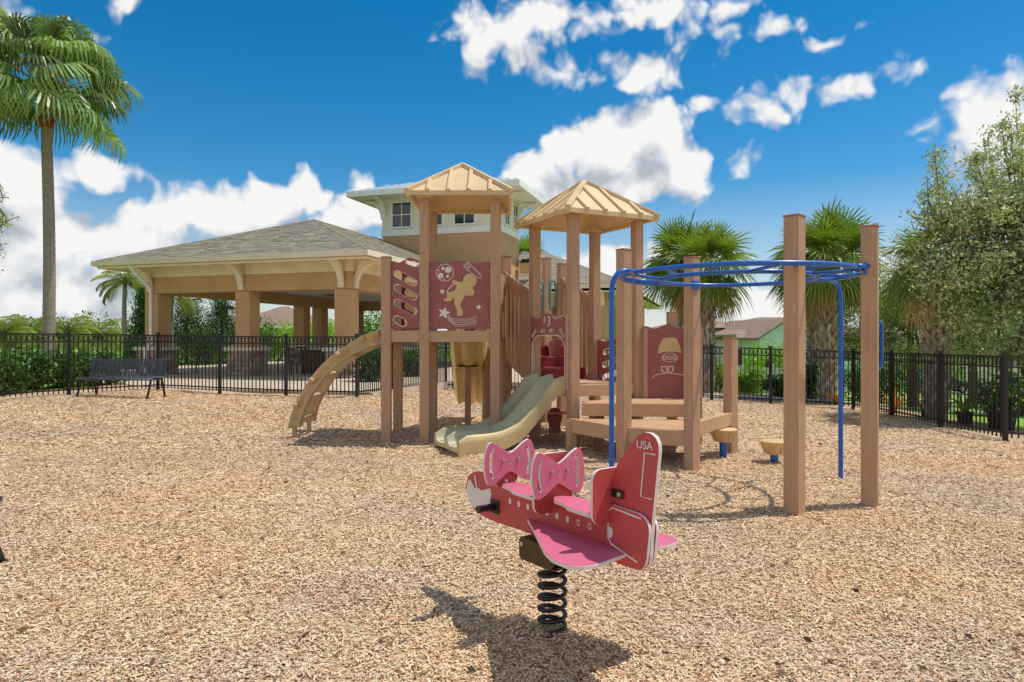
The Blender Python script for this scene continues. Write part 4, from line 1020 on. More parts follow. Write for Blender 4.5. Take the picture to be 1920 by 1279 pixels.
# wall lantern on the middle column
def lantern(a, b, z):
    o = MB().tube([(a-.29, b, z), (a-.42, b, z+.05), (a-.5, b, z-.02)], .02, 6).build('wall_lantern', 'black_steel', pav)
    MB().lathe([(.19, 0), (.15, .035), (.05, .09), (.02, .14)], 14, Matrix.Translation((a-.5, b, z-.06))).build('lantern_shade', 'bench_steel', o, auto=40)
    MB().lathe([(.07, -.2), (.085, -.1), (.08, 0)], 12, Matrix.Translation((a-.5, b, z-.06))).build('lantern_glass', 'trim_white', o, auto=40)
lantern(-5.35, 1.05, 2.6)
def ceiling_fan(a, b, label):
    p = pv(a, b); f = thing('ceiling_fan', label, 'fan', (p.x, p.y, 3.66), PRZ, 'ceiling fans in the pavilion')
    MB().tube([(0, 0, 0), (0, 0, -.42)], .02, 6).build('down_rod', 'black_steel', f)
    MB().lathe([(.05, -.36), (.12, -.40), (.13, -.48), (.06, -.52)], 12).build('motor_housing', 'black_steel', f, auto=40)
    for i in range(5):
        an = 2*math.pi*i/5+.3; m_ = MB().prism(smooth_closed([(.1, -.035), (.35, -.07), (.7, -.07), (.74, 0), (.7, .07), (.35, .07), (.1, .035)], 1), -.004, .004); k = m_.build('blade', 'wood_brown', f); k.matrix_local = Matrix.Rotation(an, 4, 'Z') @ Matrix.Translation((0, 0, -.45)) @ Matrix.Rotation(R(10), 4, 'X')
ceiling_fan(-3.5, 4.4, 'dark ceiling fan between middle and right pavilion columns'); ceiling_fan(-1.95, 8.6, 'dark ceiling fan showing beside the slot panel of play tower')
# patio
pat = [tuple(pv(a, b).xy) for a, b in ((-16, -3.4), (-.8, -3.4), (.9, 2.0), (2.2, 14.5), (-16, 14.5))]
pat = [(-12.3, 20.0), (-8.5, 17.6), (-3.25, 15.95), (-1.8, 20.7), (4.6, 18.4), (4.4, 33), (2, 40), (-14, 44), (-18, 26)]
o = MB().prism(pat, 0., FZ).build('patio', 'paver'); o['kind'] = 'structure'
# counters, grill block and chimney-like wooden box under the roof
def counter(a0, a1, b0, b1, h, label, name='bar_counter', m='wood_brown'):
    p = pv((a0+a1)/2, (b0+b1)/2); c = thing(name, label, 'counter', (p.x, p.y, FZ), PRZ, 'counters in the pavilion')
    w, d = a1-a0, b1-b0
    MB().box((0, 0, (h-.08)/2), (w, d, h-.08)).build('base', m, c, bevel=.01); MB().box((0, 0, h-.038), (w+.2, d+.2, .076)).build('counter_top', 'cap_stone', c, bevel=.01)
    for i in range(3): MB().box((-w/2+w*(i+.5)/3, -d/2-.006, h*.45), (w/3-.08, .03, h*.62)).build('front_panel', 'wood_brown', c, bevel=.008)
counter(-4.6, -2.6, 3.4, 4.3, .95, 'dark wood bar counter with pale top behind the iron fence')
counter(-7.6, -6.7, 3.2, 4.0, 1.05, 'narrow dark wood counter between the left and middle piers')
def patio_chair(a, b, rz, label):
    p = pv(a, b); c = thing('patio_chair', label, 'chair', (p.x, p.y, FZ), rz, 'dark patio chairs in the pavilion')
    MB().box((0, 0, .45), (.5, .5, .03)).build('seat', 'black_steel', c)
    for i in range(6): MB().box((-.2+i*.08, .24, .72), (.03, .015, .5)).build('back_slat', 'black_steel', c)
    MB().box((0, .24, .98), (.5, .02, .05)).build('top_rail', 'black_steel', c)
    for x in (-.23, .23):
        for y in (-.23, .23): MB().box((x, y, .22), (.03, .03, .45)).build('leg', 'black_steel', c)
        MB().box((x*1.1, 0, .66), (.035, .46, .03)).build('arm', 'black_steel', c)
for i, (a, b, r_) in enumerate(((-8.3, 2.4, .4), (-7.9, 4.6, 2.6), (-6.2, 2.6, 1.2), (-6.0, 4.4, 3.4), (-3.9, 2.3, .2), (-3.0, 2.2, -.3))):
    patio_chair(a, b, r_+PRZ, ['dark patio chair just right of left stone pier', 'dark patio chair behind the narrow wood counter', 'dark patio chair just left of middle stone pier', 'dark patio chair deeper left of middle stone pier', 'dark patio chair in front of bar counter, left one', 'dark patio chair in front of bar counter, right one'][i])

# ---- clubhouse block with tower
club = thing('clubhouse', 'tan clubhouse with white windowed tower and shingled roofs behind the play towers', 'building', C0, PRZ)
def cbox(name, a0, a1, b0, b1, z0, z1, m, parent=club, bevel=0.): return pbox(name, a0, a1, b0, b1, z0, z1, m, parent, bevel)
cbox('wall', -4.0, 5.1, 17.6, 32, -1.0, 4.1, 'stucco')
# roof of the main block
a0, a1, b0, b1 = -6., 6.2, 14.1, 34.; hw = (a1-a0)/2; cx = (a0+a1)/2; rz_ = EZ+hw*.42
mr = MB().add([(a0, b0, EZ-.03), (a1, b0, EZ-.03), (a1, b1, EZ-.03), (a0, b1, EZ-.03), (cx, b0+hw, rz_-.03), (cx, b1-hw, rz_-.03)], [(0, 1, 4), (1, 2, 5, 4), (2, 3, 5), (3, 0, 4, 5), (3, 2, 1, 0)]).build('roof', 'mortar', club)
shingle_slope(mr, [(a0, b0), (a1, b0), (cx, b0+hw)], lambda x, y: EZ+.42*(y-b0), (0, 1))
shingle_slope(mr, [(a1, b0), (a1, b1), (cx, b1-hw), (cx, b0+hw)], lambda x, y: EZ+.42*(a1-x), (-1, 0), step=.2)
ringbox('fascia', a0-.08, a1+.08, b0-.08, b1+.08, EZ-.24, EZ-.02, .1, 'trim_cream', club)
cbox('porch_ceiling', a0+.06, a1-.06, b0+.06, 17.6, 3.85, 3.9, 'trim_cream')
cbox('side_soffit', 5.12, a1-.06, 17.62, b1-.06, 3.85, 3.9, 'trim_cream')
cbox('porch_beam', -1., 5.1, 14.9, 15.3, 3.2, 3.84, 'stucco')
cbox('porch_beam', 4.7, 5.1, 15.32, 17.58, 3.2, 3.84, 'stucco')
for (a, b) in ((4.85, 15.1), (1.9, 15.1), (-.8, 15.1)):
    MB().box((a, b, 1.6), (.5, .5, 3.2)).build('porch_column', 'stucco', club, bevel=.01)
    bracket(club, frame((a, 14.9, 3.2), (0, -1, 0), (0, 0, 1)), .8)
bracket(club, frame((5.1, 15.1, 3.2), (1, 0, 0), (0, 0, 1)), .9)
for (a, z) in ((-2.6, 1.0), (.3, 1.0), (3.2, 1.0)):
    w_ = cbox('window', a-.6, a+.6, 17.53, 17.62, .9, 2.6, 'trim_white'); MB().box((a, 17.52, 1.75), (1.05, .03, 1.55)).build('pane', 'glass', w_)
# tower
ta0, ta1, tb0, tb1 = -5.67, .52, 11.86, 14.9; TE = 8.5
cbox('tower_wall', ta0, ta1, tb0, tb1, 4.2, 6.68, 'stucco'); cbox('tower_band', ta0-.05, ta1+.05, tb0-.05, tb1+.05, 6.64, 6.93, 'trim_white')
cbox('tower_upper_wall', ta0-.012, ta1+.012, tb0-.012, tb1+.012, 6.93, TE, 'stucco_pale')
def win(c, w, z0, z1, axis='a', face=0.):
    fr = MB(); t = .07
    def bx(u0, u1, w0, w1, d0, d1):
        if axis == 'a': fr.box(((u0+u1)/2, face-(d0+d1)/2, (w0+w1)/2), (u1-u0, d1-d0, w1-w0))
        else: fr.box((face+(d0+d1)/2, (u0+u1)/2, (w0+w1)/2), (d1-d0, u1-u0, w1-w0))
    bx(c-w/2-t, c+w/2+t, z1, z1+t, 0, .06); bx(c-w/2-t, c+w/2+t, z0-t, z0, 0, .08); bx(c-w/2-t, c-w/2, z0, z1, 0, .06); bx(c+w/2, c+w/2+t, z0, z1, 0, .06)
    bx(c-.018, c+.018, z0, z1, .02, .05); bx(c-w/2, c+w/2, (z0+z1)/2-.018, (z0+z1)/2+.018, .021, .049)
    o = fr.build('window', 'trim_white', club); g = MB()
    if axis == 'a': g.box((c, face-.012, (z0+z1)/2), (w, .02, z1-z0))
    else: g.box((face+.012, c, (z0+z1)/2), (.02, w, z1-z0))
    g.build('pane', 'glass', o)
for c in (-4.6, -2.95, -1.3): win(c, .98, 7.08, 8.26, 'a', tb0-.012)
for c in (12.7, 14.1): win(c, .7, 7.08, 8.26, 'b', ta1+.012)
ov_ = 1.25; e0, e1, f0, f1 = ta0-ov_, ta1+ov_, tb0-ov_, tb1+ov_; hh = (f1-f0)/2; ap = TE+.22+hh*.34
tr_ = MB().add([(e0, f0, TE+.2), (e1, f0, TE+.2), (e1, f1, TE+.2), (e0, f1, TE+.2), (e0+hh, f0+hh, ap), (e1-hh, f0+hh, ap)], [(0, 1, 5, 4), (1, 2, 5), (2, 3, 4, 5), (3, 0, 4)]).build('tower_roof', 'metal_roof', club)
mbs = TE+.2
for i in range(17):
    x = e0+.25+i*(e1-e0-.5)/16; run = min(hh, x-e0, e1-x); L = math.hypot(run, run*.34)
    if L < .1: continue
    k = MB().box((0, L/2, .02), (.03, L, .04)).build('seam', 'metal_roof', tr_); k.matrix_local = Matrix.Translation((x, f0, mbs)) @ Matrix.Rotation(math.atan(.34), 4, 'X')
for i in range(9):
    y = f0+.25+i*(f1-f0-.5)/8; run = min(hh, y-f0, f1-y); L = math.hypot(run, run*.34)
    k = MB().box((-L/2, 0, .02), (L, .03, .04)).build('seam', 'metal_roof', tr_); k.matrix_local = Matrix.Translation((e1, y, mbs)) @ Matrix.Rotation(math.atan(.34), 4, 'Y')
ringbox('tower_fascia', e0-.04, e1+.04, f0-.04, f1+.04, TE-.06, TE+.195, .08, 'trim_white', club)
cbox('tower_soffit', e0+.045, e1-.045, f0+.045, f1-.045, TE+.0, TE+.04, 'trim_white')
for (o_, u) in (((ta0+.12, tb0-.012, TE-1.0), (0, -1, 0)), ((ta1-.12, tb0-.012, TE-1.0), (0, -1, 0)), ((ta0-.012, tb0+.12, TE-1.0), (-1, 0, 0)), ((ta1+.012, tb0+.12, TE-1.0), (1, 0, 0)), ((ta1+.012, tb1-.2, TE-1.0), (1, 0, 0))):
    bracket(club, frame(o_, u, (0, 0, 1)), 1.05, 'trim_white', .18)
# small roof chimney
q = MB().box((0, 0, 0), (.55, .55, .5)).build('chimney', 'stucco', club, bevel=.01); q.location = (1.0, 14.6, 5.15)
MB().box((0, 0, .3), (.62, .62, .06)).build('chimney_cap', 'black_steel', q); MB().box((0, 0, .4), (.42, .42, .1)).build('chimney_pot', 'black_steel', q)

# ================================================================== neighbouring houses
def house(loc, rz, w, d, h, pitch, wall, label, gable=None, wins=()):
    t = thing('house', label, 'house', loc, rz, 'houses beyond the fence')
    MB().box((0, 0, h/2-1), (w, d, h+2)).build('wall', wall, t)
    o = .5; hw = d/2+o; L = w/2+o; ap = h+hw*pitch
    rf = MB().add([(-L, -hw, h), (L, -hw, h), (L, hw, h), (-L, hw, h), (-L+hw, 0, ap), (L-hw, 0, ap)], [(0, 1, 5, 4), (1, 2, 5), (2, 3, 4, 5), (3, 0, 4), (3, 2, 1, 0)]).build('roof', 'brown_roof', t)
    MB().box((0, -hw+.02, h-.12), (2*L, .08, .22)).build('fascia', 'trim_white', rf)
    if gable:
        gx, gw, gd = gable; gh = h+gw/2*.55
        MB().plate([(gx-gw/2, -.8), (gx+gw/2, -.8), (gx+gw/2, h-.1), (gx, gh-.25), (gx-gw/2, h-.1)], [], -gd, 0, frame((0, -d/2-gd, 0), (1, 0, 0), (0, 0, 1))).build('gable_wall', wall, t)
        m_ = MB(); e = .35
        for sg in (-1, 1): m_.add([(gx, -d/2-gd-e, gh), (gx+sg*(gw/2+e), -d/2-gd-e, h-.25), (gx+sg*(gw/2+e), 0, h-.25), (gx, 0, gh), (gx, -d/2-gd-e, gh-.15), (gx+sg*(gw/2+e), -d/2-gd-e, h-.4), (gx+sg*(gw/2+e), 0, h-.4), (gx, 0, gh-.15)], [(0, 1, 2, 3), (4, 5, 6, 7), (0, 1, 5, 4), (1, 2, 6, 5)])
        m_.build('gable_roof', 'brown_roof', rf)
    for (x, z, ww, hh_) in wins:
        f = MB().box((x, -d/2-.03, z), (ww+.2, .1, hh_+.2)).build('window', 'trim_white', t); MB().box((x, -d/2-.075, z), (ww, .03, hh_)).build('pane', 'glass', f)
def hz(x, y): return gz(x, y)
house((21.6, 56, hz(21, 56)+1.1), R(14), 13, 10, 3.0, .27, 'mint_wall', 'mint green house with brown roof behind the gate', (-4.2, 4.2, 2.2), ((2.5, 1.6, 1.4, 1.2),))
house((15.6, 58, hz(15, 58)+1.2), R(95), 8, 6, 3.3, .25, 'grey_wall', 'grey house end with brown roof just left of the mint house')
house((-28, 84, .0), R(-10), 10, 9, 3.2, .5, 'stucco_pale', 'pale house with brown roof seen through the pavilion')
house((62, 78, hz(62, 78)), R(-30), 16, 11, 3.0, .5, 'stucco_pale', 'cream house seen low through the right fence below the oak', None, ((-4, 1.6, 1.4, 1.2), (2, 1.6, 1.4, 1.2)))
# white vinyl screen with panels
vf = thing('vinyl_fence', 'low white vinyl fence seen through the iron gate', 'fence', (9.0, 25, gz(9, 25)), R(-4))
for i in range(5): MB().box((-2.2+i*1.1, 0, .45), (1.0, .04, .95)).build('panel', 'vinyl', vf)
for i in range(6): MB().box((-2.75+i*1.1, 0, .5), (.1, .1, 1.15)).build('post', 'vinyl', vf)
# street, walk, cars
def strip(name, pts, w, dz, m):
    rows = []
    for i, p in enumerate(pts):
        a = Vector(pts[max(i-1, 0)]); b = Vector(pts[min(i+1, len(pts)-1)]); d = (b-a).normalized(); n = Vector((-d.y, d.x))*w/2; P = Vector(p)
        rows.append([(q.x, q.y, gz(q.x, q.y)+dz) for q in (P-n, P-n/3, P+n/3, P+n)])
    o = MB().grid(rows).build(name, m); o['kind'] = 'structure'
def line2(a, b, n): return [(a[0]+(b[0]-a[0])*i/n, a[1]+(b[1]-a[1])*i/n) for i in range(n+1)]
strip('path', line2((13.5, 30), (42, 24), 20), 1.6, .02, 'concrete'); strip('path', line2((4, 19.6), (12.5, 17.4), 8), 1.3, .02, 'concrete')
strip('road', line2((10, 62), (95, 38), 30), 7, .04, 'asphalt')
def car(x, y, rz, m, label):
    t = thing('parked_car', label, 'car', (x, y, gz(x, y)+.05), rz, 'cars parked along the street')
    prof = [(-2.2, .35), (-2.25, .7), (-2.1, .88), (-1.5, .95), (-.9, 1.38), (.6, 1.42), (1.25, .98), (2.05, .85), (2.25, .65), (2.2, .35)]
    MB().plate(prof, [], -.85, .85, frame((0, 0, 0), (1, 0, 0), (0, 0, 1)), 0, 0).build('body', m, t, bevel=.06)
    for sg in (-1, 1):
        MB().plate([(-1.35, .97), (-.85, 1.32), (-.15, 1.35), (-.15, .98)], [], 0, .02, frame((0, sg*.86, 0), (1, 0, 0), (0, 0, 1))).build('side_window', 'glass', t)
        MB().plate([(-.05, .98), (-.05, 1.35), (.55, 1.36), (1.1, .98)], [], 0, .02, frame((0, sg*.86, 0), (1, 0, 0), (0, 0, 1))).build('side_window', 'glass', t)
        for xx in (-1.35, 1.4):
            w = MB().lathe([(.2, -.1), (.32, -.1), (.34, 0), (.32, .1), (.2, .1)], 16).build('wheel', 'tyre', t); w.matrix_local = Matrix.Translation((xx, sg*.8, .32)) @ Matrix.Rotation(math.pi/2, 4, 'X')
            r_ = MB().lathe([(.19, -.11), (.19, .11)], 12).build('rim', 'bolt_steel', w)
car(34.5, 55.2, R(-16), 'car_dark', 'dark parked car seen through the fence left of the sabal trunk'); car(41.5, 53.3, R(-16), 'car_silver', 'silver parked car seen through the fence right of sabal trunk'); car(48.2, 51.4, R(-16), 'car_blue', 'blue parked car at the right frame edge beyond the fence')
# ================================================================== plants
def leaf_mesh(name, C, size, material, aspect=.42, flat=.0, jitter=.35):
    C = np.asarray(C, float); n = len(C)
    u = rng.normal(size=(n, 3)); u[:, 2] *= (1-flat); u /= np.linalg.norm(u, axis=1)[:, None]
    a = rng.normal(size=(n, 3)); a[:, 2] += 1.2; w = np.cross(u, a); w /= np.linalg.norm(w, axis=1)[:, None]+1e-9
    L = (size*(1-jitter+2*jitter*rng.random(n)))[:, None]; Wd = L*aspect
    V = np.stack([C-u*L/2, C+w*Wd/2+u*L*.05, C+u*L/2, C-w*Wd/2+u*L*.05], 1).reshape(-1, 3)
    me = bpy.data.meshes.new(name); me.vertices.add(len(V)); me.vertices.foreach_set('co', V.astype(np.float32).ravel())
    F = np.arange(n*4, dtype=np.int32); me.loops.add(n*4); me.loops.foreach_set('vertex_index', F)
    me.polygons.add(n); me.polygons.foreach_set('loop_start', np.arange(0, n*4, 4, dtype=np.int32)); me.polygons.foreach_set('loop_total', np.full(n, 4, np.int32))
    me.materials.append(MATS[material]); me.update(calc_edges=True); return me
def fan_frond(elev, pet, seg, nseg, spread, droop, width=.03, m='palm_leaf', bendp=.35, split=.42):
    mb = MB(); e = elev; p = Vector((0, 0, 0)); P = [p.copy()]; k = 5
    for i in range(k): p = p+Vector((math.cos(e), 0, math.sin(e)))*pet/k; e -= bendp/k*math.cos(e)*1.6; P.append(p.copy())
    mb.tube(P, [.02, .017, .015, .013, .011, .010], 4, mi=1)
    d = Vector((math.cos(e), 0, math.sin(e))); up = Vector((-math.sin(e), 0, math.cos(e))); yv = Vector((0, 1, 0))
    for i in range(nseg):
        f = -1+2*(i+.5)/nseg; ph = f*spread; L = seg*(1-.22*f*f)*random.uniform(.9, 1.06)
        dr = (d*math.cos(ph)+yv*math.sin(ph)).normalized(); lat = (yv*math.cos(ph)-d*math.sin(ph)).normalized()
        side = (lat+up*(.5 if i % 2 else -.5)).normalized(); g0 = droop*random.uniform(.75, 1.3)
        def pt(t):
            fold = up*(.10*abs(f)*t*seg)
            q = p+dr*L*t+fold; q.z -= g0*L*max(0, t-.25)**2*1.6; return q
        hp_ = max(0., g0-.5)
        def pt2(t):
            q = pt(t)
            if g0 > .8 and t > split: # hanging tips
                b = pt(split); s_ = (t-split); q = b+dr*L*s_*max(.15, 1-g0*.6*s_*2)+Vector((0, 0, -L*s_*min(1., g0*.55+s_*.5))); q += up*(.10*abs(f)*split*seg)*0
            return q
        ts = (.04, split, .68, .86, 1.); ws = (.3, 1.0, .8, .45, .03)
        rows = [[tuple(pt2(t)-side*width*w_), tuple(pt2(t)+side*width*w_)] for t, w_ in zip(ts, ws)]
        mb.grid(rows)
    return mb.mesh('frond', [m, 'petiole'])
SABAL = [[fan_frond(R(e), .75, .95, 30, R(125), dr, .026) for _ in range(2)] for e, dr in ((80, .12), (58, .22), (35, .35), (12, .5), (-12, .6), (-36, .5))]
WASH = [[fan_frond(R(e), 1.2, 1.25, 30, R(108), dr, .03, 'palm_leaf_pale', split=.44) for _ in range(3)] for e, dr in ((84, .7), (70, 1.0), (56, 1.2), (40, 1.3), (22, 1.35), (0, 1.3))]
SABAL_DEAD = [fan_frond(R(-62), .8, .9, 24, R(95), 1.2, .022, 'dead_frond'), fan_frond(R(-48), .8, .9, 24, R(95), 1.25, .022, 'dead_frond')]
def trunk_tube(H, r0, r1, lean=(0, 0), n=14, k=14, wob=.02):
    pts, rr = [], []
    for i in range(k+1): t = i/k; pts.append((lean[0]*t*t+wob*math.sin(t*7), lean[1]*t*t+wob*math.cos(t*5), -.3+(H+.3)*t)); rr.append(r0+(r1-r0)*t+(.06*max(0, .12-t)/.12))
    return pts, rr
def sabal(x, y, H, label, r=.19, crown=1., nf=46, lean=(0, 0), boots=True, group='sabal palms beyond the fence'):
    z = gz(x, y); t = thing('sabal_palm', label, 'palm tree', (x, y, z), 0, group)
    pts, rr = trunk_tube(H, r*.92, r*.86, lean); MB().tube(pts, rr, 14).build('trunk', 'palm_trunk', t, smooth=True)
    if boots:
        mb = MB(); zz = .15; row = 0
        while zz < H:
            q = zz/H; cx, cy = lean[0]*q*q+.02*math.sin(q*7), lean[1]*q*q+.02*math.cos(q*5)
            for j in range(6):
                a = 2*math.pi*(j+.5*(row % 2))/6+random.uniform(-.08, .08); rad = r*(.9-.05*q)
                for sg in (-1, 1):  # each old leaf base splits in two
                    o = Vector((cx, cy, zz)); rd = Vector((math.cos(a), math.sin(a), 0)); ta = Vector((-math.sin(a), math.cos(a), 0))
                    b0 = o+rd*rad; b1 = o+rd*(rad+.05+random.random()*.045)+ta*sg*r*.5+Vector((0, 0, .2+random.random()*.06)); w = ta*.045
                    mb.add([b0-w, b0+w, b1+w*.7, b1-w*.7, b0-w-rd*.05, b0+w-rd*.05, b1+w*.7-rd*.05, b1-w*.7-rd*.05], [(0, 1, 2, 3), (0, 3, 7, 4), (1, 5, 6, 2), (3, 2, 6, 7)])
            zz += .17; row += 1
        mb.build('boots', 'palm_boot', t, kind='stuff')
    MB().tube([(lean[0]*.9, lean[1]*.9, H-.5), (lean[0], lean[1], H-.1), (lean[0], lean[1], H+.25)], [r*.95, r*1.05, r*.5], 12).build('crown_shaft', 'fibre', t, smooth=True)
    for i in range(nf):
        q = (i+.5)/nf; lv = min(5, int(q**.85*6)); a = i*2.39996+random.uniform(-.25, .25)
        k = link('frond', random.choice(SABAL_DEAD) if i >= nf-5 else random.choice(SABAL[lv]), t); k.location = (lean[0], lean[1], H+.12*(1-q)); s_ = crown*random.uniform(.85, 1.12)
        k.rotation_euler = (Matrix.Rotation(a, 3, 'Z') @ Matrix.Rotation(random.uniform(-.28, .28), 3, 'Y') @ Matrix.Rotation(random.uniform(-.5, .5), 3, 'X')).to_euler(); k.scale = (s_, s_, s_)
    return t
def washingtonia(x, y, H, label, r=.17, crown=1., nf=70, z=None):
    z = gz(x, y) if z is None else z; t = thing('fan_palm', label, 'palm tree', (x, y, z), 0, 'tall fan palms at left')
    pts, rr = [], []; k = 90
    for i in range(k+1): q = i/k; pts.append((.05*math.sin(q*4), .04*math.sin(q*3), -.3+(H+.3)*q)); rr.append((r*(1.12-.25*q)+(.1*max(0, .1-q)/.1))*(1.02 if i % 2 else .985))
    MB().tube(pts, rr, 16).build('trunk', 'palm_trunk', t, smooth=True)
    mb = MB()
    for i in range(90):
        a = i*2.4; zz = H-.75+.8*i/90; rd = Vector((math.cos(a), math.sin(a), 0)); ta = Vector((-math.sin(a), math.cos(a), 0)); b = Vector((0, 0, zz))+rd*r*.8; e = b+rd*.14+Vector((0, 0, .16)); w = ta*.05
        mb.add([b-w, b+w, e+w*.6, e-w*.6], [(0, 1, 2, 3)])
    mb.build('boots', 'fibre', t, kind='stuff')
    MB().tube([(0, 0, H-.8), (0, 0, H-.3), (0, 0, H+.35)], [r*1.0, r*1.45, r*.6], 12).build('crown_shaft', 'fibre', t, smooth=True)
    for i in range(nf):
        q = (i+.5)/nf; lv = min(5, int(q**.9*6)); a = i*2.39996+random.uniform(-.2, .2)
        f = link('frond', random.choice(WASH[lv]), t); f.location = (0, 0, H+.35*(1-q)); s_ = crown*random.uniform(.85, 1.1)
        f.rotation_euler = (Matrix.Rotation(a, 3, 'Z') @ Matrix.Rotation(random.uniform(-.4, .3), 3, 'Y') @ Matrix.Rotation(random.uniform(-.7, .7), 3, 'X')).to_euler(); f.scale = (s_, s_, s_)
    for i in range(5):  # flower stalks
        a = i*1.9+.5; pts = catmull([(0, 0, H+.2), (.35*math.cos(a), .35*math.sin(a), H+.75), (.75*math.cos(a), .75*math.sin(a), H+.7)], 4)
        MB().tube(pts, .02, 5).build('flower_stalk', 'petiole', t)
    return t
washingtonia(-12.95, 19.0, 7.95, 'tallest fan palm with drooping crown at upper left', .15, 1.2, 56)
washingtonia(-16.9, 19.5, 5.6, 'fan palm at left frame edge, only its frond tips showing', .18, 1.0, 60)
def rel(px, Y): return (px-960)/1280*Y
sabal(rel(1282, 21.5), 21.5, 3.9, 'sabal palm left of its pair behind blue ring ladder', .19, .95, 50)
sabal(rel(1326, 20.0), 20.0, 3.55, 'sabal palm right of its pair behind the blue ring ladder', .19, .95, 46)
sabal(rel(1526, 20.5), 20.5, 3.85, 'sabal palm showing just right of the tallest tan post', .17, .95, 42)
sabal(rel(1552, 18.6), 18.6, 3.75, 'thick-trunked sabal palm behind the right blue leg', .22, .98, 50)
sabal(8.95, 14.4, 3.15, 'sabal palm behind right fence under the oak', .22, .82, 34)
sabal(rel(985, 42), 42, 6.8, 'sabal palm peeping over clubhouse roof between the towers', .2, 1.1, 34, boots=False)

# ---- feather palms far left
def feather_frond(e, L=2.4, n=26, m='palm_leaf_far'):
    mb = MB(); p = Vector((0, 0, 0)); P = []; k = n; a = e
    for i in range(k+1): P.append((p.copy(), a)); p = p+Vector((math.cos(a), 0, math.sin(a)))*L/k; a -= 1.9/k*(.5+i/k)
    mb.tube([q[0] for q in P[::3]], .02, 4, mi=1)
    for i in range(2, k+1):
        q, a_ = P[i]; t = i/k; ll = L*.30*math.sin(math.pi*min(1, .15+t*.85))+.12
        for sg in (-1, 1):
            d = Vector((math.cos(a_)*.55, sg*.8, math.sin(a_)*.55-.25)).normalized(); e_ = q+d*ll+Vector((0, 0, -.25*ll)); md = q+d*ll*.5; w = Vector((.024, 0, .008))
            mb.add([q-w*.5, q+w*.5, md+w, md-w, e_], [(0, 1, 2, 3), (3, 2, 4)])
    return mb.mesh('frond', [m, 'petiole'])
FEA = [feather_frond(R(e)) for e in (80, 62, 45, 28, 10, -8)]
def queen(x, y, H, label, crown=1., nf=24, r=.115, m=None):
    t = thing('feather_palm', label, 'palm tree', (x, y, gz(x, y)), 0, 'feather palms beyond the pavilion')
    pts, rr = trunk_tube(H, r, r*.8); MB().tube(pts, rr, 12).build('trunk', 'palm_trunk', t, smooth=True)
    for i in range(nf):
        q = (i+.5)/nf; f = link('frond', FEA[min(5, int(q*6))], t); f.location = (0, 0, H); s_ = crown*random.uniform(.85, 1.1); f.rotation_euler = (random.uniform(-.2, .2), 0, i*2.39996); f.scale = (s_, s_, s_)
queen(rel(234, 33), 33, 4.0, 'feather palm with pale trunk just left of pavilion roof', .68, 30)
queen(rel(322, 33), 33, 3.5, 'feather palm behind the left pavilion column', .66, 28)
queen(rel(50, 40), 40, 1.5, 'low feather palm behind the fence left of tall palm', .85, 34)
queen(rel(125, 42), 42, 1.6, 'low feather palm just right of the tall palm trunk', .85, 34)
queen(rel(185, 46), 46, 1.4, 'low far feather palm between tall palm and pavilion', .9, 34)
queen(rel(8, 38), 38, 1.4, 'low feather palm at the left frame edge above the fence', .8, 34)

# ---- broadleaf trees
def tree(x, y, name, label, H, spread, nleaf, lsize, leafmat, r=.16, levels=4, seed=1, group=None, up=.55, low=.3, z=None, hang=0., aim=None, leader=True, cat='tree', spur=.3):
    rs = random.Random(seed); z = gz(x, y) if z is None else z
    t = thing(name, label, cat, (x, y, z), 0, group); tr = MB(); br = MB(); tips = []
    def grow(mb, p, d, L, rad, lev):
        k = 5; P = [p.copy()]
        for i in range(k):
            d = (d+Vector((rs.gauss(0, .16), rs.gauss(0, .16), rs.gauss(.05*up, .10)-hang*.04))).normalized(); p = p+d*L/k; P.append(p.copy())
        mb.tube(P, [rad*(1-.55*i/k) for i in range(k+1)], 7 if lev < 2 else 4, caps=False)
        if lev >= levels-2:
            for q in P[1 if lev >= levels-1 else 2:]: tips.append((q, max(.12, L*.22)))
        if lev < levels:
            n = rs.choice((3, 4)) if lev > 0 else rs.choice((5, 6))
            for i in range(n):
                f = rs.uniform(.35, 1.); q = P[min(k, int(f*k))]; a = rs.uniform(0, 6.283); out = Vector((math.cos(a), math.sin(a), 0))
                nd = (d*.55+out*.8*spread+Vector((0, 0, up*rs.uniform(.3, 1.)))).normalized()
                if aim is not None: nd = (nd+aim*.5).normalized()
                grow(br, q, nd, L*rs.uniform(.52, .72), rad*.5, lev+1)
    P0 = [Vector((0, 0, -.3)), Vector((.03, 0, H*.12)), Vector((.0, .05, H*low))]
    tr.tube(P0, [r*1.25, r, r*.85], 10, caps=False)
    for i in range(5):
        a = i*1.2566+rs.uniform(-.3, .3); d = Vector((math.cos(a)*spread, math.sin(a)*spread, rs.uniform(.6, 1.1))).normalized()
        if aim is not None: d = (d+aim*.6).normalized()
        grow(tr, P0[2].copy(), d, H*rs.uniform(.3, .4), r*.6, 1)
    if leader: grow(tr, P0[2].copy(), Vector((rs.gauss(0, .1), rs.gauss(0, .1), 1)), H*.5, r*.75, 1)
    tr.build('trunk', 'bark', t, smooth=True); br.build('branches', 'bark', t, smooth=True)
    T = np.array([tuple(q) for q, _ in tips]); Sg = np.array([g_ for _, g_ in tips])
    i = rng.integers(0, len(T), nleaf); C = T[i]+rng.normal(size=(nleaf, 3))*(Sg[i]*spur)[:, None]*2.2
    link('crown', leaf_mesh('crown', C, lsize, leafmat), t); return t
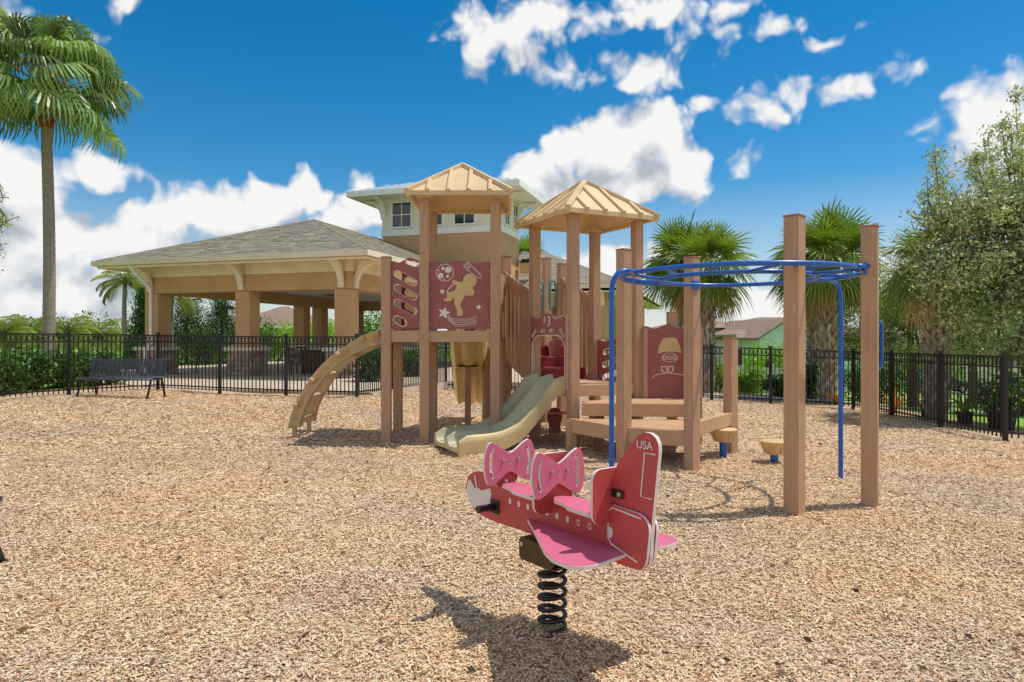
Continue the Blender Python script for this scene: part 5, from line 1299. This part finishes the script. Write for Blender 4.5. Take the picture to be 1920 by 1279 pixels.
def leaf_blob(x, y, name, label, shape, n, lsize, leafmat, group=None, z=None, cat='shrub', stem=True, aspect=.45, clump=70, csize=.22):
    # shape: list of ellipsoids (cx,cy,cz,rx,ry,rz)
    z = gz(x, y) if z is None else z; t = thing(name, label, cat, (x, y, z), 0, group)
    A = np.array(shape, float); vol = A[:, 3]*A[:, 4]*A[:, 5]; k = rng.choice(len(A), clump, p=vol/vol.sum())
    u = rng.normal(size=(clump, 3)); u /= np.linalg.norm(u, axis=1)[:, None]; rad = rng.random(clump)[:, None]**.4
    C = A[k, :3]+u*rad*A[k, 3:]
    j = rng.integers(0, clump, n); sc = A[k][:, 3:].mean(1)
    Q = C[j]+rng.normal(size=(n, 3))*(csize*sc[j])[:, None]; Q[:, 2] = np.maximum(Q[:, 2], .02)
    link('crown', leaf_mesh('crown', Q, lsize, leafmat, aspect), t)
    if stem:
        mb = MB()
        for i in range(5):
            c = C[rng.integers(0, clump)]; mb.tube([(c[0]*.1, c[1]*.1, -.05), (c[0]*.4, c[1]*.4, c[2]*.5), tuple(c)], [.025, .018, .006], 5)
        mb.build('trunk', 'bark', t)
    return t
def crown_tree(x, y, name, label, trunk, ells, nclump, leaves, lsize, leafmat, group, r=.16, seed=3, csz=.3, shoots=()):
    """trunk: list of points; ells: ellipsoids the crown fills; limbs run from the trunk to every leaf clump"""
    rs = random.Random(seed); t = thing(name, label, 'tree', (x, y, gz(x, y)), 0, group)
    P = catmull(trunk, 5); MB().tube(P, [r*(1.2-.75*i/len(P)) for i in range(len(P))], 9).build('trunk', 'bark', t, smooth=True)
    A = np.array(ells, float); vol = A[:, 3]*A[:, 4]*A[:, 5]; k = rng.choice(len(A), nclump, p=vol/vol.sum())
    u = rng.normal(size=(nclump, 3)); u /= np.linalg.norm(u, axis=1)[:, None]; C = A[k, :3]+u*(rng.random(nclump)[:, None]**.45)*A[k, 3:]
    br = MB(); limbs = []
    for e in A:
        b = P[rs.randrange(len(P)//2, len(P))]; c = Vector(e[:3]); m_ = (b+c)/2+Vector((rs.gauss(0, .2), rs.gauss(0, .2), rs.gauss(.1, .2)))
        Lp_ = catmull([tuple(b), tuple(m_), tuple(c)], 5); br.tube(Lp_, [r*.5*(1-.7*i/len(Lp_)) for i in range(len(Lp_))], 6, caps=False); limbs.append(Lp_)
    pts = []
    for i, c in enumerate(C):
        c = Vector(c); lb = limbs[k[i]]; b = min(lb, key=lambda q: (q-c).length); m_ = (b+c)/2+Vector((rs.gauss(0, .12), rs.gauss(0, .12), -.05))
        tw = catmull([tuple(b), tuple(m_), tuple(c+(c-b).normalized()*.15)], 3); br.tube(tw, [.016*(1-.7*q/len(tw)) for q in range(len(tw))], 4, caps=False)
        n = int(leaves*rs.uniform(.5, 1.4)); f = rng.random(n)**.6; idx = np.clip((f*(len(tw)-1)).astype(int), 0, len(tw)-1); base = np.array([tuple(q) for q in tw])[idx]
        pts.append(base+rng.normal(size=(n, 3))*csz*(.35+.65*f[:, None]))
    for (sx, sy, z0, z1) in shoots:  # upright leafy shoots over the crown
        dx, dy = rs.gauss(0, .12), rs.gauss(0, .12); tw = [Vector((sx+dx*q+.06*math.sin(q*5), sy+dy*q, z0+(z1-z0)*q)) for q in np.linspace(0, 1, 8)]; br.tube(tw, [.022*(1-.8*q/8) for q in range(8)], 4, caps=False)
        for q in range(17):  # short side twigs, each with its own tuft of leaves
            f = rs.uniform(.05, 1.); b = tw[min(7, int(f*8))]; a = rs.uniform(0, 6.283); l_ = rs.uniform(.15, .5)*(1.15-.75*f); e_ = b+Vector((math.cos(a)*l_, math.sin(a)*l_, l_*rs.uniform(.3, 1.1)))
            br.tube([b, (b+e_)/2+Vector((0, 0, -.02)), e_], [.009, .006, .003], 4, caps=False); n = rs.randint(22, 44); h_ = rng.random(n)[:, None]
            pts.append(np.array(tuple(b))*(1-h_)+np.array(tuple(e_))*h_+rng.normal(size=(n, 3))*.075)
    br.build('branches', 'bark', t, smooth=True)
    link('crown', leaf_mesh('crown', np.concatenate(pts), lsize, leafmat, .4), t); return t
crown_tree(10.9, 13.6, 'live_oak', 'live oak with fine olive leaves filling the right edge',
    [(0, 0, -.3), (-.1, 0, 1.0), (-.25, .1, 2.2), (-.5, .1, 3.4), (-.6, .2, 4.6)],
    [(-2.75, -.5, 3.0, .7, .7, .9), (-2.6, -.4, 4.0, .75, .7, .8), (-2.9, -.3, 3.5, .6, .6, .6), (-1.2, -.5, 1.6, 1.0, .8, .45), (.2, -.5, 1.5, 1.2, .8, .5), (-2.0, -.3, 3.2, .75, .9, 1.0), (-1.9, -.2, 4.3, .7, .8, .5), (-2.1, -.4, 2.2, .8, .8, .5), (-1.4, .0, 3.4, .9, 1., 1.1), (-1.2, 0, 4.4, .9, 1., .6), (-1.3, -.2, 2.3, .9, .9, .6), (-.5, .1, 3.4, .95, 1.1, 1.2), (-.3, .1, 4.4, .9, 1.1, .6), (-.5, -.4, 2.1, 1.0, .9, .6), (.5, 0, 3.4, 1.1, 1.2, 1.4), (.4, -.3, 2.0, 1.0, .9, .6), (.8, .1, 4.4, 1., 1.1, .7)],
    430, 92, .09, 'oak_leaf', 'live oaks along the right fence', .16, 5, .16,
    [(-2.6+.30*i+random.uniform(-.12, .12), random.uniform(-.5, .5), 3.7+random.uniform(-.2, .2)+.04*i, 5.3+.13*i+random.uniform(-.5, .7)) for i in range(13)])
crown_tree(14.0, 18.5, 'live_oak', 'taller live oak deeper at the right frame edge', [(0, 0, -.3), (0, 0, 1.5), (.1, .1, 3.4), (0, .1, 6.0)],
    [(-1.2, 0, 5.6, 1.2, 1.2, 1.4), (.2, 0, 6.8, 1.2, 1.3, 1.2), (1.1, 0, 5.4, 1.4, 1.3, 1.4), (-.6, -.3, 3.6, 1.4, 1.2, 1.)], 170, 100, .08, 'oak_leaf', 'live oaks along the right fence', .18, 12, .2,
    [(-1.4+.4*i, random.uniform(-.4, .4), 5.6, 6.6+.3*i+random.uniform(-.5, .5)) for i in range(6)])
crown_tree(12.0, 20.5, 'live_oak', 'smaller live oak just right of the last tan post', [(0, 0, -.3), (.05, 0, 1.0), (0, .1, 2.2), (0, .1, 3.2)],
    [(-.6, 0, 3.0, 1.1, 1.1, 1.1), (.6, 0, 3.2, 1.1, 1.1, 1.2), (0, 0, 4.2, .9, .9, .8), (-.9, -.2, 2.0, .9, .9, .7), (.9, -.2, 2.0, 1., .9, .7), (0, -.4, 1.6, 1.1, .8, .6)], 240, 110, .075, 'oak_leaf', 'live oaks along the right fence', .13, 21, .18)
crown_tree(16.5, 24.5, 'live_oak', 'broad low live oak behind the right fence line', [(0, 0, -.3), (.05, 0, 1.0), (0, .1, 2.2), (0, .1, 3.6)],
    [(-1.6, 0, 3.2, 1.5, 1.3, 1.2), (0, 0, 3.8, 1.6, 1.4, 1.5), (1.7, 0, 3.2, 1.5, 1.3, 1.3), (0, -.5, 2.2, 2.2, 1.2, .8)], 260, 110, .09, 'oak_leaf', 'live oaks along the right fence', .16, 31, .22)
crown_tree(-10.6, 11.6, 'live_oak', 'oak at left frame edge, only sparse twig tips showing', [(0, 0, -.3), (-.2, 0, 1.2), (-.3, .1, 2.6), (-.3, .1, 4.2)],
    [(1.55, .2, 3.3, .8, .6, .2), (1.65, 0, 2.9, .8, .5, .15), (1.4, .2, 3.8, .7, .5, .22), (-.6, .2, 4.0, 1.2, 1.2, 1.2), (1.5, .1, 2.55, .75, .5, .15)], 110, 60, .07, 'oak_leaf', 'live oaks along the right fence', .14, 44, .1)
crown_tree(13.4, 18.6, 'live_oak', 'bushy green oak right behind the fence at sabal trunk', [(0, 0, -.3), (.05, 0, 1.0), (0, .1, 2.2), (0, .1, 3.6)],
    [(-1.3, 0, 2.9, 1.4, 1.2, 1.2), (0, 0, 3.8, 1.4, 1.2, 1.2), (1.4, 0, 3.0, 1.4, 1.2, 1.3), (-.9, -.4, 1.9, 1.4, 1.0, .7), (.8, -.4, 1.9, 1.5, 1.0, .7)], 330, 120, .085, 'oak_leaf', 'live oaks along the right fence', .15, 51, .19)
crown_tree(11.6, 22.5, 'live_oak', 'pale oak filling the gap beside the last tan post', [(0, 0, -.3), (.05, 0, 1.0), (0, .1, 2.2), (0, .1, 3.6)],
    [(-1.1, 0, 3.1, 1.2, 1.2, 1.3), (0, 0, 4.0, 1.2, 1.2, 1.2), (1.1, 0, 3.0, 1.2, 1.2, 1.3), (0, -.4, 2.0, 1.8, 1.0, .8)], 260, 110, .085, 'oak_leaf', 'live oaks along the right fence', .14, 61, .2)
# conifers under and beside the pavilion
def conifer(x, y, H, w, label, n=16000):
    t = thing('conifer', label, 'tree', (x, y, gz(x, y)), 0, 'clipped green conifers by the pavilion')
    MB().tube([(0, 0, -.2), (0, 0, H*.5), (0, 0, H*.96)], [.09, .06, .01], 6).build('trunk', 'bark', t)
    m_ = 260; hz_ = rng.random(m_)**1.35*H*.97+.12; a = rng.random(m_)*6.283; rr = w*(1-hz_/H)**.75*(.55+.5*rng.random(m_))
    C = np.stack([rr*np.cos(a), rr*np.sin(a), hz_], -1); j = rng.integers(0, m_, n)
    Q = C[j]+rng.normal(size=(n, 3))*np.array([.15, .15, .2])*(w/.9); Q[:, 2] = np.clip(Q[:, 2], .05, H+.15)
    link('crown', leaf_mesh('crown', Q, .12, 'conifer_leaf', .3), t)
conifer(rel(272, 30), 30, 3.4, .9, 'slim conifer just left of the left pavilion column')
conifer(rel(350, 35), 35, 3.2, 1.7, 'broad conifer between left and middle pavilion columns')
conifer(rel(415, 37), 37, 3.3, 1.5, 'pointed conifer just left of middle pavilion column')
# hedge by the left fence
for i, (px, Y, w, lab) in enumerate(((10, 15.6, .75, 'leftmost glossy green hedge shrub behind fence'), (60, 16.4, .8, 'second glossy green hedge shrub from the left edge'), (108, 17.2, .75, 'third glossy green hedge shrub, behind the fence post'), (150, 18.0, .7, 'fourth glossy green hedge shrub, behind the bench'), (205, 18.8, .7, 'fifth glossy green hedge shrub, behind the bench'), (-45, 14.8, .8, 'hedge shrub cut off by the left frame edge'))):
    x = rel(px, Y)-.35; leaf_blob(x, Y, 'hedge_shrub', lab, [(0, 0, .4, w, w*.8, .45), (.2, .1, .6, w*.6, w*.6, .3)], 2600, .13, 'shrub_leaf', 'glossy hedge shrubs at left', clump=60, csize=.22)
# bright bushes behind pavilion and gate
def bush(px, Y, w, h, n, m, label, lsize=.12, grp='bushes beyond the fence', lift=.0):
    leaf_blob(rel(px, Y), Y, 'bush', label, [(0, 0, h*.5+lift, w, w*.8, h*.5), (w*.3, 0, h*.75+lift, w*.6, w*.6, h*.35), (-w*.35, 0, h*.6+lift, w*.5, w*.6, h*.4)], n, lsize, m, grp, clump=120, csize=.2)
bush(520, 42, 1.9, 2.1, 5000, 'shrub_leaf_bright', 'bright green bush seen between middle column and bar', .16)
bush(610, 44, 2.2, 2.6, 5000, 'shrub_leaf_bright', 'bright green bush seen just left of right pavilion column', .16)
bush(705, 40, 2.4, 3.0, 6000, 'shrub_leaf_bright', 'bright green bush right of the right pavilion column', .16)
bush(475, 40, 1.6, 2.4, 4000, 'shrub_leaf', 'darker bush behind the middle pavilion column', .15)
bush(775, 23.5, .7, .9, 2500, 'shrub_leaf', 'grassy green shrub behind fence between tower posts', .14)
bush(700, 20.5, .6, 1.1, 2500, 'shrub_leaf', 'green shrub behind receding fence beside the arch climber', .12)
bush(1445, 33, 1.5, 2.2, 6500, 'shrub_leaf_bright', 'tall loose green bush in front of the mint house', .13)
bush(1345, 21.5, .55, .8, 2500, 'shrub_leaf_bright', 'bright shrub behind the gate post near sabal trunk', .1)
bush(1400, 22.0, .65, .75, 2800, 'shrub_leaf_bright', 'bright yellow green shrub seen through the gate', .1)
bush(1462, 20.5, .6, .55, 2400, 'shrub_leaf', 'low dark shrub just right of the gate', .1)
bush(1515, 19.5, .7, 1.0, 2800, 'shrub_leaf', 'leafy shrub at the foot of the sabal pair', .11)
bush(1655, 26, 1.6, 1.3, 4500, 'shrub_leaf', 'rounded bush beyond fence right of the last tan post', .13)
# far tree line (reads as one mass)
def far_trees():
    C = []
    for i in range(150):
        a = R(-48)+R(96)*i/149+random.gauss(0, .008); D = random.uniform(120, 190); x, y = D*math.sin(a), D*math.cos(a); h = random.uniform(3.5, 7); z = gz(x, y)
        n = 620; u = rng.normal(size=(n, 3)); u /= np.linalg.norm(u, axis=1)[:, None]
        C.append(np.array([x, y, z+h*.45])+u*np.array([4.6, 3.5, h*.55])*(rng.random(n)[:, None]**.35))
    o = link('far_trees', leaf_mesh('far_trees', np.concatenate(C), .55, 'tree_leaf_far', .6), kind='stuff'); tag(o, 'far line of mixed green trees along the horizon', 'trees')
far_trees()
# bromeliads and pots along the right fence
def strap_plant(x, y, label, m, h=.45, n=16, pot=None, name='bromeliad', z=None, w=.035):
    z = gz(x, y) if z is None else z; t = thing(name, label, 'plant', (x, y, z), 0, 'planting along the right fence'); zb = 0
    if pot:
        MB().lathe([(pot*.8, 0), (pot*.98, pot*1.5), (pot*1.08, pot*1.52), (pot*1.08, pot*1.7), (pot*.95, pot*1.7), (pot*.9, pot*1.55)], 16).build('pot', 'pot_black', t, auto=40); zb = pot*1.5
    for i in range(n):
        a = i*2.4; o = random.uniform(.35, .8); mb = MB(); L = h*random.uniform(.8, 1.2); rows = []
        for k in range(5):
            q = k/4; rr = L*o*q*1.1; zz = L*(q-.42*o*q*q*1.3); ww = w*(1-q*q*.95)
            rows.append([(rr*math.cos(a)-ww*math.sin(a), rr*math.sin(a)+ww*math.cos(a), zb+zz), (rr*math.cos(a)+ww*math.sin(a), rr*math.sin(a)-ww*math.cos(a), zb+zz)])
        mb.grid(rows).build('leaf', m, t)
strap_plant(rel(1568, 17.6), 17.6, 'orange bromeliad at the foot of thick sabal trunk', 'bromeliad', .55, 18)
strap_plant(8.95, 16.0, 'orange bromeliad just right of the last tan post', 'bromeliad', .6, 16)
strap_plant(9.0, 14.75, 'orange bromeliad in black pot left of sabal trunk', 'bromeliad', .4, 14, .17)
strap_plant(8.95, 13.5, 'green strap plant in black pot right of sabal trunk', 'shrub_leaf_bright', .5, 14, .15)
strap_plant(9.35, 11.95, 'green strap plant in black pot at right frame edge', 'shrub_leaf_bright', .6, 14, .14)
def flower_bush():
    t = leaf_blob(9.25, 12.9, 'flowering_bush', 'white flowering bush in large black pot behind fence', [(0, 0, .72, .42, .4, .4)], 2200, .085, 'shrub_leaf', 'planting along the right fence', clump=60)
    MB().lathe([(.2, 0), (.25, .32), (.28, .33), (.28, .4), (.24, .4)], 18).build('pot', 'pot_black', t, auto=40)
    C = rng.normal(size=(170, 3)); C /= np.linalg.norm(C, axis=1)[:, None]; link('flowers', leaf_mesh('flowers', C*np.array([.44, .42, .42])+np.array([0, 0, .74]), .055, 'flower_white', .9), t, kind='stuff')
flower_bush()
def leaf_litter():
    n = 420; Y = rng.uniform(2.6, 15, n); X = (rng.random(n)*2-1)*.8*Y; k = inside(X, Y, PLAY); X, Y = X[k], Y[k]
    Z = ground(X, Y)+mulch_relief(X, Y)+.022; o = link('leaf_litter', leaf_mesh('leaf_litter', np.stack([X, Y, Z], -1), .05, 'dry_leaf', .45, .85), kind='stuff'); tag(o, 'scattered dry brown leaves lying on the mulch', 'leaves')
leaf_litter()
